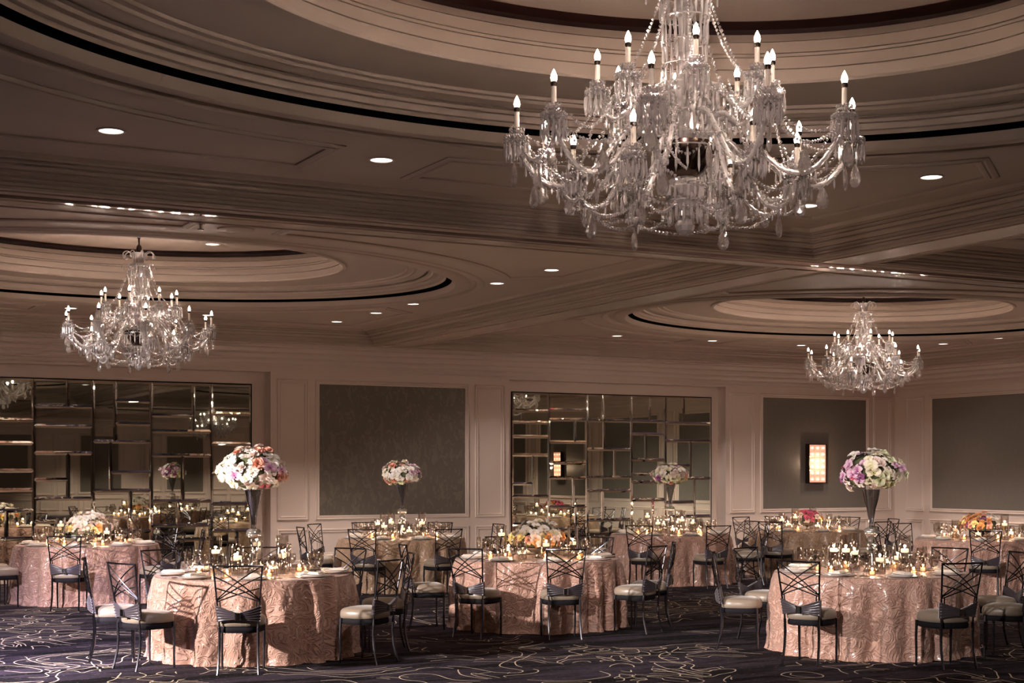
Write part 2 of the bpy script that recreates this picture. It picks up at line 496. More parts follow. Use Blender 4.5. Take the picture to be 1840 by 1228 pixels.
# recessed downlights: trim ring and lit lens
b = MB(); b.lathe([(.098, ZC-.001), (.098, ZC-.007), (.082, ZC-.008), (.080, ZC-.001)], 28); dl_ring = b.mesh('trim_ring', M['wallpaint'], True, 30)
b = MB(); b.lathe([(.0, ZC-.0035), (.0801, ZC-.0035)], 28); dl_lens = b.mesh('lens', M['down'], False)
d_spot = bpy.data.lights.new('downlight', 'SPOT'); d_spot.energy = E_DOWN; d_spot.color = (1, .88, .78); d_spot.spot_size = 1.40; d_spot.spot_blend = .85; d_spot.shadow_soft_size = .06
d_wall = d_spot.copy(); d_wall.energy = E_WALL; d_wall.spot_size = 1.5; d_wall.spot_blend = .7; d_wall.color = (1, .82, .74)
FIELD_ALL = FIELD = [(x, s*3.9) for s in (1, -1) for x in (-3.98, -1.97, 0, 1.97, 3.98)] + [(s*4.03, y) for s in (1, -1) for y in (2.47, 1.17, -1.33, -2.68)]
SHOWN = {(0, 0): FIELD_ALL, (0, 1): [p for p in FIELD_ALL if p[1] > 3 or (p[0] > 0 and p[1] > -3)], (1, 1): [p for p in FIELD_ALL if (p[1] > 3 and p[0] > -3) or (p[0] > 0 and p[1] > -3)], (1, 0): [p for p in FIELD_ALL if p[1] > -3 and p[0] > 0]}
DOME = [(sx*1.15, sy*.92) for sx in (1, -1) for sy in (1, -1)]
BAYN = {(0, 0): 'the nearest bay', (0, 1): 'the bay above the mirror', (1, 1): 'the bay beyond the crossing beams', (1, 0): 'the right-hand near bay'}
n_i = 0
for i in (-1, 0, 1):
    for j in (-1, 0, 1):
        cx, cyy = i*11.0, j*11.15
        tag(link('ceiling', ceil_me, None, (cx, cyy, 0)), kind='structure')
        if i < 0: continue
        tag(link('trim_%d' % (1+n_i), panel_me, None, (cx, cyy, 0)), kind='structure'); n_i += 1
        if (i, j) in BAYN:
            field = SHOWN[(i, j)]
            for q, (x, y) in enumerate(field+DOME):
                dome = q >= len(field)
                # only fixtures the photograph can show
                rx, ry = cx+x-CAM[0], cyy+y-CAM[1]
                lat = rx*RT[0]+ry*RT[1]; dep = rx*FW[0]+ry*FW[1]
                if dep < 4 or abs(lat/dep) > .40: continue
                e = empty('downlight', (cx+x, cyy+y, h0+2.875-ZC if dome else 0))
                where = ('in the dome of ' if dome else ('in the back row of ' if abs(y) > 3 and y > 0 else ('in the front row of ' if abs(y) > 3 else 'in the side row of ')))
                tag(e, 'round lit recessed downlight '+where+BAYN[(i, j)], 'ceiling light', 'downlights '+where+BAYN[(i, j)])
                link('trim_ring', dl_ring, e); link('lens', dl_lens, e)
        # the light of the fixtures in this bay
        for (x, y) in (SHOWN[(i, j)] if (i, j) in BAYN and j == 1 else FIELD[::2] if (i, j) != (1, -1) else FIELD):
            near_wall = abs(cyy+y) > 14 or cx+x > 14
            lamp('downlight_beam', 'SPOT', (cx+x, cyy+y, ZC-.02), 0, None, data=d_wall if near_wall else d_spot)
# soffit borders to the walls and partition tracks
b = MB()
b.box(WX0-.3, -16.9, ZS, -16.5, 16.9, ZS+.1); b.box(16.5, -16.9, ZS, 17.2, 16.9, ZS+.1)
b.box(-16.9, 16.725, ZS, 16.9, 17.4, ZS+.1); b.box(-16.9, -17.2, ZS, 16.9, -16.725, ZS+.1)
tag(b.build('ceiling', M['paint'], smooth=False), kind='structure')
b = MB()
b.box(-16.4, BY-.011, ZS-.004, 16.4, BY+.011, ZS+.0); b.box(-16.4, -BY-.011, ZS-.004, 16.4, -BY+.011, ZS)
b.box(4.55+.9, BY+.45, ZS-.004, 4.55+.95, 16, ZS)
tag(b.build('trim_20', M['gap'], smooth=False), kind='structure')
# polished sloping track edge beside the partition slot
b = MB()
for yy in (BY, -BY):
    q = len(b.v); b.v += [(-16.3, yy-.155, ZS-.024), (16.3, yy-.155, ZS-.024), (16.3, yy-.013, ZS-.012), (-16.3, yy-.013, ZS-.012), (-16.3, yy-.16, ZS), (16.3, yy-.16, ZS), (16.3, yy-.013, ZS), (-16.3, yy-.013, ZS)]
    b.face(q, q+1, q+2, q+3); b.face(q, q+4, q+5, q+1); b.face(q+3, q+2, q+6, q+7)
tag(b.build('trim_22', M['track'], smooth=False), kind='structure')
# raised flat bands either side of the track
b = MB()
for yy in (BY, -BY):
    for s in (1,):
        y0, y1 = sorted((yy+s*.03, yy+s*.20)); b.box(-16.3, y0, ZS-.010, 16.3, y1, ZS)
for xx in (BX, -BX):
    for (ya, yb) in ((BY+.28, 16.3), (-BY+.28, BY-.28), (-16.3, -BY-.28)):
        b.box(xx-.20, ya, ZS-.010, xx+.20, yb, ZS)
tag(b.build('trim_21', M['soffit'], smooth=False), kind='structure')

# walls: helper in wall coordinates (s along, z up, d out of the wall)
class Wall:
    def __init__(s, o, u, n): s.o = o; s.u = u; s.n = n
    def P(s, a, z, d): return (s.o[0]+s.u[0]*a+s.n[0]*d, s.o[1]+s.u[1]*a+s.n[1]*d, z)
FARW = Wall((0, 16.9), (1, 0), (0, -1))
RIGW = Wall((16.9, 0), (0, -1), (-1, 0))     # a = -Y
LEFW = Wall((-16.9, 0), (0, 1), (1, 0))
BACW = Wall((0, -16.9), (-1, 0), (0, 1))
def frame_mould(b, W, a0, z0, a1, z1, w=.07, prof=None):
    """mitred picture-frame moulding on a wall"""
    prof = prof or [(0, 0), (0, .012), (.008, .022), (.022, .026), (.03, .014), (.042, .012), (.05, .02), (.062, .016), (w, .004), (w, 0)]
    rows = []
    for (a, z, sa, sz) in ((a0, z0, 1, 1), (a1, z0, -1, 1), (a1, z1, -1, -1), (a0, z1, 1, -1)):
        rows.append([W.P(a+sa*q, z+sz*q, d) for q, d in prof])
    base = len(b.v); k_ = len(prof)
    for r in rows: b.v += r
    for i in range(4):
        j = (i+1) % 4
        for k in range(k_-1): b.face(base+i*k_+k, base+j*k_+k, base+j*k_+k+1, base+i*k_+k+1)
def wquad(b, W, a0, z0, a1, z1, d=0.0):
    base = len(b.v); b.v += [W.P(a0, z0, d), W.P(a1, z0, d), W.P(a1, z1, d), W.P(a0, z1, d)]; b.face(base, base+1, base+2, base+3)
def wbox(b, W, a0, z0, a1, z1, d0, d1):
    base = len(b.v)
    for d in (d0, d1): b.v += [W.P(a0, z0, d), W.P(a1, z0, d), W.P(a1, z1, d), W.P(a0, z1, d)]
    for q in ((4, 5, 6, 7), (3, 2, 1, 0), (0, 1, 5, 4), (1, 2, 6, 5), (2, 3, 7, 6), (3, 0, 4, 7)): b.face(*[base+i for i in q])
def crown(b, W, a0, a1):
    prof = [(0, 3.345), (.020, 3.345)]+slot(.020, 3.368, .009)+[(.020, 3.405), (.040, 3.405)]+slot(.040, 3.43, .009)+[(.042, 3.46), (.06, 3.475), (.07, 3.50)]+slot(.072, 3.515, .009)+[(.072, 3.545), (.10, 3.56), (.115, 3.60)]+slot(.118, 3.612, .009)+[(.118, 3.64), (.15, 3.65), (.175, 3.69), (.178, 3.70)]+slot(.178, 3.71, .009)+[(.20, 3.735)]+slot(.205, 3.745, .008)+[(.205, 3.76), (.24, 3.765), (.24, ZS)]
    base = len(b.v); k_ = len(prof)
    for a in (a0, a1): b.v += [W.P(a, z, d) for d, z in prof]
    for k in range(k_-1): b.face(base+k, base+k_+k, base+k_+k+1, base+k+1)
def baseb(b, W, a0, a1): wbox(b, W, a0, 0, a1, .11, 0, .02); wbox(b, W, a0, .11, a1, .125, 0, .012)
def panels(bm, fb, W, spec):
    for kind, a0, a1 in spec:
        if kind == 'P':
            frame_mould(bm, W, a0, .90, a1, 3.22)
        else:
            frame_mould(bm, W, a0, .90, a1, 3.22, .075)
            wquad(fb, W, a0+.062, .962, a1-.062, 3.158, .006)
        frame_mould(bm, W, a0, .17, a1, .755)
    a0, a1 = min(s[1] for s in spec)-.1, max(s[2] for s in spec)+.1
# far wall with its two mirror recesses
OP = [(-1.13, 3.55), (7.95, 12.64)]
DEEP = .25
b = MB()
zt = 3.33
for a0, a1 in ((-16.9, OP[0][0]), (OP[0][1], OP[1][0]), (OP[1][1], 16.9)):
    wbox(b, FARW, a0, 0, a1, zt, -.45, 0)
wbox(b, FARW, -16.9, zt, 16.9, 3.9, -.45, 0)
for a0, a1 in OP:
    wbox(b, FARW, a0-.01, 0, a1+.01, zt+.01, -.5, -DEEP)
crown(b, FARW, -16.9, 16.9)
for a0, a1 in ((-16.9, OP[0][0]), (OP[0][1], OP[1][0]), (OP[1][1], 16.9)): baseb(b, FARW, a0, a1)
spec = [('P', 3.66, 4.20), ('F', 4.32, 7.15), ('P', 7.27, 7.85), ('P', 12.74, 13.33), ('G', 13.46, 16.20), ('P', 16.32, 16.80)]
fb = MB(); gb = MB()
for sp_ in spec: panels(b, fb if sp_[0] != 'G' else gb, FARW, [sp_])
for k_ in range(5): panels(b, gb, FARW, [('F', -4.1-k_*3.0, -1.35-k_*3.0)])
tag(b.build('wall_back', M['wallpaint'], angle=30), kind='structure')
tag(fb.build('wall_back_fabric', M['fabric'], smooth=False), kind='structure')
tag(gb.build('wall_back_fabric', M['fabric2'], smooth=False), kind='structure')
# the three other walls
for nm, W, spec in (('wall_right', RIGW, [('P', -16.57, -16.05)]+[x for k in range(9) for x in (('F', -15.90+3.6*k, -13.10+3.6*k), ('P', -12.98+3.6*k, -12.46+3.6*k))]),
                    ('wall_left', LEFW, [('F', -16.6+3.4*k, -13.6+3.4*k) for k in range(10)]),
                    ('wall_front', BACW, [x for k in range(10) for x in (('P', -16.6+3.3*k, -15.9+3.3*k), ('F', -15.78+3.3*k, -14.2+3.3*k), ('P', -14.08+3.3*k, -13.42+3.3*k))])):
    b = MB(); fb = MB()
    wbox(b, W, -16.95, 0, 16.95, 3.9, -.2, 0); crown(b, W, -16.9, 16.9); baseb(b, W, -16.9, 16.9)
    panels(b, fb, W, spec)
    tag(b.build(nm, M['wallpaint'], angle=30), kind='structure')
    tag(fb.build(nm+'_fabric', M['fabric2'], smooth=False), kind='structure')

# mirror walls made of bevelled panes
def split(rc, rng, out, mn=.20):
    x0, z0, x1, z1 = rc; w_, h_ = x1-x0, z1-z0
    if (w_ < .75 and h_ < .55) or (w_ < 1.15 and h_ < .36) or (w_ < .42 and h_ < 1.1) or (w_*h_ < .40 and rng.random() < .35):
        out.append(rc); return
    vert = w_*rng.uniform(.55, 1.2) > h_
    if (w_ if vert else h_) < 2*mn: vert = not vert
    if (w_ if vert else h_) < 2*mn: out.append(rc); return
    f = rng.uniform(.3, .7)
    if vert: xm = x0+w_*f; split((x0, z0, xm, z1), rng, out, mn); split((xm, z0, x1, z1), rng, out, mn)
    else: zm = z0+h_*f; split((x0, z0, x1, zm), rng, out, mn); split((x0, zm, x1, z1), rng, out, mn)
for (a0, a1, seed, lab) in ((-.96, 3.30, 5, 'large wall mirror of small facet-edged panes behind the low white bouquet table'),
                            (8.13, 12.47, 11, 'narrower wall mirror of small facet-edged panes between pilasters behind the small tall bouquet')):
    rng = random.Random(seed); tiles = []
    cols = [a0]
    while cols[-1] < a1-.9: cols.append(cols[-1]+rng.uniform(.55, 1.0))
    cols[-1] = a1 if a1-cols[-1] < .35 else cols[-1]
    if cols[-1] != a1: cols.append(a1)
    for c0, c1 in zip(cols[:-1], cols[1:]): split((c0, .14, c1, 3.12), rng, tiles)
    root = empty('wall_mirror', ((a0+a1)/2, 16.9+DEEP, .14)); ox, oy, oz = root.location
    tag(root, lab, 'mirror')
    b = MB(); e = MB()
    for (x0, z0, x1, z1) in tiles:
        bv = .032; ta, tb = rng.uniform(-.002, .002), rng.uniform(-.002, .002); cx, cz = (x0+x1)/2, (z0+z1)/2
        base = len(b.v)
        for x, z in ((x0+bv, z0+bv), (x1-bv, z0+bv), (x1-bv, z1-bv), (x0+bv, z1-bv)):
            b.v.append((x-ox, -.016+ta*(x-cx)+tb*(z-cz), z-oz))
        b.face(base, base+1, base+2, base+3)
        eb = len(e.v); g = .002
        for k_, (x, z) in enumerate(((x0+g, z0+g), (x1-g, z0+g), (x1-g, z1-g), (x0+g, z1-g))): e.v.append((x-ox, -.009, z-oz))
        for k_ in range(4): e.v.append(b.v[base+k_])
        for k_ in range(4):
            l = (k_+1) % 4; e.face(eb+k_, eb+l, eb+4+l, eb+4+k_)
    b.build('mirror_glass', M['mirror'], root, smooth=False)
    e.build('bevelled_edges', M['mirror_edge'], root, smooth=False)
    f = MB(); f.box(a0-ox-.015, -.008, -.015, a1-ox+.015, -.0005, 3.12-oz+.015); f.build('backing', M['gap'], root, smooth=False)

# wall sconces
def sconce(W, a, z, lab):
    p = W.P(a, z, 0); root = empty('wall_sconce', p, math.atan2(W.u[1], W.u[0])); tag(root, lab, 'wall light')
    h_ = MB(); h_.box(-.225, -.09, -.39, .225, -.001, .39); h_.build('housing', M['bronze'], root, smooth=False)
    f = MB()
    f.box(-.225, -.115, -.39, -.21, -.0905, .39); f.box(.21, -.115, -.39, .225, -.0905, .39); f.box(-.21, -.115, .375, .21, -.0905, .39); f.box(-.21, -.115, -.39, .21, -.0905, -.375)
    f.build('frame', M['bronze'], root, smooth=False)
    g = MB()
    for i in range(3):
        for j in range(6):
            x0 = -.208+i*.139; z0 = -.373+j*.1245
            b_ = len(g.v); x1, z1 = x0+.137, z0+.1225; xc, zc = (x0+x1)/2, (z0+z1)/2
            g.v += [(x0, -.095, z0), (x1, -.095, z0), (x1, -.095, z1), (x0, -.095, z1), (xc, -.112, zc)]
            for k in range(4): g.face(b_+k, b_+(k+1) % 4, b_+4)
    g.build('crystal_panel', M['sconce'], root, smooth=False)
    lamp('sconce_glow', 'POINT', (0, -.3, 0), 5, (1, .68, .5), .02, parent=root)
m = bpy.data.materials.new('glowing_crystal_panel'); m.use_nodes = True; t = NT(m); M['sconce'] = m
tc = t.N('ShaderNodeTexCoord'); sp = t.N('ShaderNodeSeparateXYZ'); t.L(tc.outputs['Object'], sp.inputs[0])
fx = t.math('ABSOLUTE', t.math('SUBTRACT', t.math('FRACT', t.math('DIVIDE', t.math('ADD', sp.outputs[0], .2085), .139)), .5))
fz = t.math('ABSOLUTE', t.math('SUBTRACT', t.math('FRACT', t.math('DIVIDE', t.math('ADD', sp.outputs[2], .3735), .1245)), .5))
r2 = t.math('ADD', t.math('MULTIPLY', fx, fx), t.math('MULTIPLY', t.math('MULTIPLY', fz, fz), 2.5))
gl = t.math('POWER', 2.718, t.math('MULTIPLY', r2, -14.0))
t.L(t.math('MULTIPLY_ADD', gl, 1.3, .42), t.p.inputs['Emission Strength'])
t.L(t.mix(gl, (1, .42, .28), (1, .80, .64)), t.p.inputs['Emission Color']); t.p.inputs['Base Color'].default_value = (.6, .4, .3, 1); t.p.inputs['Roughness'].default_value = .1
m.cycles.emission_sampling = 'NONE'
sconce(FARW, 14.80, 1.86, 'glowing rectangular crystal wall sconce on the grey fabric panel of the far wall')
sconce(RIGW, -3.7, 1.83, 'glowing crystal sconce on the side wall, seen only in the mirror')
# small things on the beam soffits
b = MB(); b.lathe([(.0, ZS-.012), (.15, ZS-.014), (.17, ZS-.010), (.175, ZS-.0005)], 28, (.0, 0, 0)); o = b.build('ceiling_speaker', M['paint'], None, True, 40, (.0, 7.43, ZC-ZS)); tag(o, 'flat round speaker grille in the ceiling field beyond the long beam', 'speaker')
b = MB(); b.lathe([(.035, ZS-.0005), (.035, ZS-.006), (.012, ZS-.01), (.008, ZS-.04), (.028, ZS-.045), (.028, ZS-.05), (0, ZS-.052)], 14); o = b.build('fire_sprinkler', M['silver'], None, True, 40, (-.75, 6.0, 0)); tag(o, 'small metal fire sprinkler poking from the beam soffit', 'sprinkler')
# ================================================================== CHAIR
def chair_by(z): return -.185 - (.16*(z-.45) if z > .45 else 0)
def chair_px(z): return .164+.038*(z-.45)/.47
def back_pt(u, z):                     # u -1..1 across the back
    x = u*chair_px(z); return (x, chair_by(z)-.030*(1-u*u), z)
def make_chair():
    root = empty('lattice_back_chair')
    b = MB()                            # cushion: domed rounded square
    NS, rings = 40, []
    prof = [(.93, .398), (.985, .405), (1.0, .425), (.99, .450), (.95, .470), (.85, .484), (.65, .494), (.35, .499)]
    def outline(k, s_):
        a = 2*PI*k/NS; c, sn = math.cos(a), math.sin(a); e = 2/3.4
        x = math.copysign(abs(c)**e, c); y = math.copysign(abs(sn)**e, sn)
        hw = .205 if y > 0 else .205-.030*(-y)
        return (x*hw*s_, .005+y*.198*s_)
    for s_, z in prof: rings.append([(*outline(k, s_), z) for k in range(NS)])
    base = len(b.v)
    for r in rings: b.v += r
    b.v.append((0, .005, .5)); b.v.append((0, .005, .397))
    for i in range(len(rings)-1):
        for k in range(NS): l = (k+1) % NS; b.face(base+i*NS+k, base+i*NS+l, base+(i+1)*NS+l, base+(i+1)*NS+k)
    for k in range(NS):
        l = (k+1) % NS; b.face(base+(len(rings)-1)*NS+k, base+(len(rings)-1)*NS+l, len(b.v)-2); b.face(base+l, base+k, len(b.v)-1)
    b.build('seat', M['seat'], root, angle=None)
    b = MB(); rr = [[(*outline(k, s_), z) for k in range(NS)] for s_, z in ((.90, .345), (.95, .35), (.965, .375), (.93, .3975))]
    base = 0
    for r in rr: b.v += r
    for i in range(3):
        for k in range(NS): l = (k+1) % NS; b.face(i*NS+k, i*NS+l, (i+1)*NS+l, (i+1)*NS+k)
    b.face(*range(NS))
    b.build('seat_skirt', M['seat_skirt'], root, angle=None)
    # back frame
    b = MB()
    for s_ in (1, -1):
        b.tube([back_pt(s_, z) for z in (.36, .45, .55, .65, .75, .85, .915)], .0085, 6)
        b.tube([back_pt(s_*.86, z) for z in (.50, .56, .62)], .006, 5)
    b.tube([back_pt(u, .915) for u in (-1.03, -.7, -.35, 0, .35, .7, 1.03)], .0085, 6)
    b.tube([back_pt(u, .50) for u in (-1, -.5, 0, .5, 1)], .006, 5)
    b.build('back_frame', M['gun'], root)
    b = MB()
    for s_ in (1, -1):
        for za, zb, ub, bow in ((.912, .632, .98, .012), (.825, .622, 1.0, .008), (.728, .612, 1.0, .006)):
            pts = []
            for k in range(9):
                f = k/8; u = s_*(-1+(1+ub)*f); z = za+(zb-za)*f+math.sin(PI*f)*bow
                x, y, z = back_pt(u, z); pts.append((x, y-.004*s_, z))
            b.tube(pts, .0058, 5)
    b.build('lattice', M['gunrod'], root)
    for s_ in (1, -1):
        b = MB(); b.tube([(.160*s_, -.186, .40), (.160*s_, -.178, .28), (.162*s_, -.186, .16), (.166*s_, -.212, .05), (.170*s_, -.228, 0.0)], [.012, .0125, .012, .011, .0105], 6); b.build('leg', M['gun'], root)
        b = MB(); b.tube([(.178*s_, .150, .40), (.180*s_, .158, .25), (.178*s_, .156, .12), (.176*s_, .160, .0)], [.013, .012, .011, .010], 6); b.build('leg', M['gun'], root)
    # sash: band pinched in the middle of the low back, gathered into pleats
    b = MB(); NX, NV = 24, 18
    for side, off in ((0, -.014), (1, .010)):
        for i in range(NX+1):
            u = -1.07+2.14*i/NX; au = min(1, abs(u)); hh = .028+.042*au**1.3
            zc = .492+.018*au-.0*au
            for j in range(NV+1):
                v = -1+2*j/NV
                z = zc+v*hh; x, y, _ = back_pt(u, z)
                pl = .0048*math.cos(v*PI*5.5+1.5*math.sin(u*3))*(.25+au*.8)*(1 if side == 0 else 0)
                b.v.append((x*1.02, y+off+pl-(.010*(1-au) if side == 0 else 0), z))
    W_ = NV+1; T_ = (NX+1)*W_
    for i in range(NX):
        for j in range(NV):
            a = i*W_+j; b.face(a, a+W_, a+W_+1, a+1); b.face(T_+a, T_+a+1, T_+a+W_+1, T_+a+W_)
        a = i*W_; b.face(a, T_+a, T_+a+W_, a+W_); a = i*W_+NV; b.face(a, a+W_, T_+a+W_, T_+a)
    for a0 in (0, NX*W_):
        for j in range(NV): b.face(a0+j, a0+j+1, T_+a0+j+1, T_+a0+j)
    sash = b.build('sash', M['sash'], root, angle=None)
    b = MB(); x, y, z = back_pt(0, .49); y -= .030
    b.tube([(-.021, y, z-.030), (-.021, y, z+.030), (.021, y, z+.030), (.021, y, z-.030)], .006, 6, closed=True); b.box(-.016, y-.004, z-.026, .016, y+.006, z+.026)
    b.build('buckle', M['silver'], sash, angle=30)
    return root
CHAIR0 = make_chair(); used_chair = [False]

# ================================================================== TABLES
def P2(tx, ty, phi, r):
    """point at radius r round a table; phi is measured from the viewer's side, positive to the right"""
    s_, c_ = math.sin(phi), math.cos(phi)
    fx, fy = tx-CAM[0], ty-CAM[1]; L = math.hypot(fx, fy); fx /= L; fy /= L
    return (tx+r*(s_*fy-c_*fx), ty+r*(-s_*fx-c_*fy))
def cloth(tx, ty, seed, mt):
    rng = random.Random(seed); b = MB(); NT_, NV = 288, 30; R0 = .908
    nf = rng.randint(17, 20); ph = [rng.uniform(0, 2*PI) for _ in range(5)]
    def fold(a):
        q = a*nf+1.4*math.sin(a*3+ph[0])+.9*math.sin(a*5+ph[1])
        return math.sin(q)+.25*math.sin(2*q+1), .72+.28*math.sin(a*2+ph[2])*math.sin(a*7+ph[3])
    uv = []
    rows = [(r, .745, 0) for r in (0.0, .3, .6, .8, .88, .905)]
    for i in range(NT_):
        a = 2*PI*i/NT_; fo, am = fold(a)
        for r, z, _ in rows:
            b.v.append((r*math.cos(a), r*math.sin(a), z)); uv.append((r*math.cos(a), r*math.sin(a)))
        for j in range(NV+1):
            t_ = j/NV; z = .740-.735*t_
            A = .066*min(1, t_*2.4)**.65*am
            r = R0+.008*min(1, t_*12)+.008*t_+A*(fo*.9+.40)
            dr = .010*math.sin(a*61+t_*9+ph[4])*min(1, t_*3)*math.sin(t_*14+a*9)
            r += dr
            if t_ > .94: r += (t_-.94)*.35
            b.v.append((r*math.cos(a), r*math.sin(a), z)); uv.append((a*R0+3, z))
    H_ = len(rows)+NV+1
    for i in range(NT_):
        l = (i+1) % NT_
        for j in range(H_-1): b.face(i*H_+j, i*H_+j+1, l*H_+j+1, l*H_+j)
    b.uv = uv
    return b.build('tablecloth', mt, None, angle=None, loc=(tx, ty, 0))
def flat(b, r, z0, z1, n=40): b.lathe([(0, z0), (r, z0), (r, z1), (0, z1)], n)
bt = MB(); flat(bt, .898, .708, .7405, 48); top_me = bt.mesh('tabletop', M['bronze'], False)
bl = MB(); bl.tube([(0, 0, 0), (0, 0, .7075)], .02, 8); tleg_me = bl.mesh('leg', M['gun'])
# glass, china
def shell(b, prof, n=20, th=.0022):
    inner = [(max(r-th, .0), z+th*.3) for r, z in prof][::-1]
    b.lathe(prof+inner, n)
def gl_mesh(name, prof_solid, prof_bowl, n=18):
    b = MB(); b.lathe(prof_solid, n); shell(b, prof_bowl, n, .0016); return b.mesh(name, M['glass'], True, 60)
wine_me = gl_mesh('wine_glass', [(.036, 0), (.036, .003), (.008, .008), (.004, .02), (.004, .095), (.007, .10)], [(.004, .10), (.026, .112), (.038, .135), (.041, .16), (.038, .195), (.034, .215)])
goblet_me = gl_mesh('water_goblet', [(.034, 0), (.034, .003), (.009, .008), (.005, .02), (.005, .055), (.009, .062)], [(.005, .062), (.03, .075), (.043, .10), (.045, .125), (.042, .165)])
flute_me = gl_mesh('champagne_flute', [(.032, 0), (.032, .003), (.007, .008), (.0035, .02), (.0035, .08), (.006, .085)], [(.004, .085), (.019, .105), (.025, .14), (.025, .19), (.022, .225)])
b = MB(); b.lathe([(0, .0), (.09, .0), (.12, .006), (.152, .014), (.155, .018), (.148, .0185), (.118, .010), (.085, .006), (0, .006)], 36); plate_me = b.mesh('charger_plate', M['plate'], True, 50)
b = MB(); b.lathe([(0, .0), (.07, .0), (.085, .005), (.112, .016), (.114, .019), (.108, .019), (.082, .009), (0, .008)], 32); dplate_me = b.mesh('dinner_plate', M['plate'], True, 50)
def napkin_mesh():
    b = MB()
    for k in range(3):
        z = k*.006; w_ = .045-.006*k; l_ = .105-.008*k; n = 6
        base = len(b.v)
        for i in range(n+1):
            y = -l_+2*l_*i/n
            for x in (-w_, -w_*.4, w_*.4, w_):
                b.v.append((x, y, z+.007+.003*math.sin(i*1.3+x*40)))
            for x in (-w_, w_): b.v.append((x, y, z))
        for i in range(n):
            q = base+i*6
            for c in range(3): b.face(q+c, q+c+6, q+c+7, q+c+1)
            b.face(q+4, q+10, q+6, q); b.face(q+3, q+9, q+11, q+5); b.face(q+5, q+11, q+10, q+4)
        b.face(base, base+1, base+2, base+3, base+5, base+4); q = base+n*6; b.face(q+4, q+5, q+3, q+2, q+1, q)
    return b.mesh('napkin', M['napkin'], True, 60)
nap_me = napkin_mesh()
def cutlery(kind):
    b = MB()
    b.tube([(0, -.10, .004), (0, -.02, .004), (0, .01, .004)], [.0055, .0035, .003], 6)
    if kind == 'knife':
        b.box(-.008, .01, .002, .008, .11, .0045)
    else:
        b.box(-.010, .03, .003, .010, .055, .006); b.tube([(0, .005, .004), (0, .032, .0045)], [.003, .006], 6)
        for x in (-.008, -.0027, .0027, .008): b.box(x-.0014, .055, .003, x+.0014, .10, .006)
    return b.mesh(kind, M['steel'], True, 30)
knife_me, fork_me = cutlery('knife'), cutlery('fork')
# candle holders
def cyl_mesh(R, Hh):
    b = MB(); b.lathe([(0, 0), (R, 0), (R, Hh), (R-.003, Hh), (R-.003, .012), (0, .012)], 28); return b.mesh('cylinder', M['glass'], True, 30)
def candle_mesh(R, Hh):
    b = MB(); b.lathe([(0, 0), (R*.85, 0), (R, Hh*.25), (R, Hh*.8), (R*.9, Hh), (R*.3, Hh*.93), (0, Hh*.92)], 20); return b.mesh('candle', M['wax'], True, 45)
bf = MB(); bf.lathe([(0, 0), (.0045, .004), (.0065, .011), (.0045, .022), (0, .034)], 8); flame_me = bf.mesh('flame', M['flame'])
bw = MB(); bw.tube([(0, 0, 0), (.001, 0, .010)], .0012, 5); wick_me = bw.mesh('wick', M['gap'])
CY = {'t': (.058, .36), 'm': (.055, .27), 's': (.05, .19)}
cyl_me = {k: cyl_mesh(*v) for k, v in CY.items()}
fc_me = candle_mesh(.038, .034)
pil_me = {'m': candle_mesh(.034, .08)}
bv_ = MB(); bv_.lathe([(0, 0), (.030, 0), (.033, .004), (.036, .066), (.0335, .066), (.030, .010), (0, .008)], 20); vot_me = bv_.mesh('holder', M['amber'], True, 40)
vc_me = candle_mesh(.022, .028)
d_c = bpy.data.lights.new('candle_light', 'POINT'); d_c.energy = E_CANDLE; d_c.color = (1, .74, .52); d_c.shadow_soft_size = .012
TZ = .7455
def flame_at(parent, z):
    link('wick', wick_me, parent, (0, 0, z)); link('flame', flame_me, parent, (0, 0, z+.007))
def cyl_candle(x, y, kind, label, group, water):
    R, Hh = CY[kind]
    root = empty('cylinder_candle_holder', (x, y, TZ)); tag(root, label, 'candle holder', group)
    link('cylinder', cyl_me[kind], root)
    zz = Hh*water
    c = link('floating_candle', fc_me, root, (0, 0, zz)); flame_at(c, .031)
    lamp('candle_light', 'POINT', (0, 0, zz+.055), 0, None, data=d_c, parent=root)
def votive(x, y, label, group):
    root = empty('votive_holder', (x, y, TZ)); tag(root, label, 'votive candle', group)
    link('holder', vot_me, root); c = link('candle', vc_me, root, (0, 0, .0085)); flame_at(c, .026)
    lamp('candle_light', 'POINT', (0, 0, .06), 0, None, data=d_c, parent=root)
# vases
def trumpet_vase(x, y, ztop, name_label):
    root = empty('trumpet_vase', (x, y, TZ)); tag(root, name_label, 'vase')
    H_ = ztop-TZ
    b = MB(); zb = .375                      # ball height above the table
    b.lathe([(0, 0), (.078, 0), (.080, .006), (.066, .02), (.045, .07), (.036, .16), (.035, .25), (.042, .31), (.030, .335)], 28); b.build('pedestal', M['vase'], root, angle=60)
    b = MB(); b.lathe([(.030, .335), (.045, .342), (.066, .358), (.072, .380), (.066, .405), (.045, .420), (.028, .425)], 28); b.build('ball', M['silver'] if False else M['vase2'], root, angle=60)
    b = MB(); b.lathe([(.026, .425), (.024, .46), (.030, .52), (.043, .60), (.066, .68), (.088, H_), (.085, H_), (.063, .68), (.040, .60), (.027, .52), (.021, .46)], 28); b.build('trumpet', M['vase'], root, angle=60)
    return root
M['vase2'] = mat('mercury_glass_ball', (.62, .60, .56), .08, .85)
def bowl_vase(x, y, lab, dark):
    root = empty('flower_bowl', (x, y, TZ)); tag(root, lab, 'bowl')
    b = MB(); b.lathe([(0, 0), (.06, 0), (.06, .006), (.02, .02), (.016, .045), (.03, .055)], 24); b.build('foot', M['bronze'] if dark else M['vase2'], root)
    b = MB(); b.lathe([(.03, .055), (.08, .07), (.12, .10), (.125, .115), (.118, .115), (.075, .075), (0, .062)], 24); b.build('bowl', M['bronze'] if dark else M['vase2'], root)
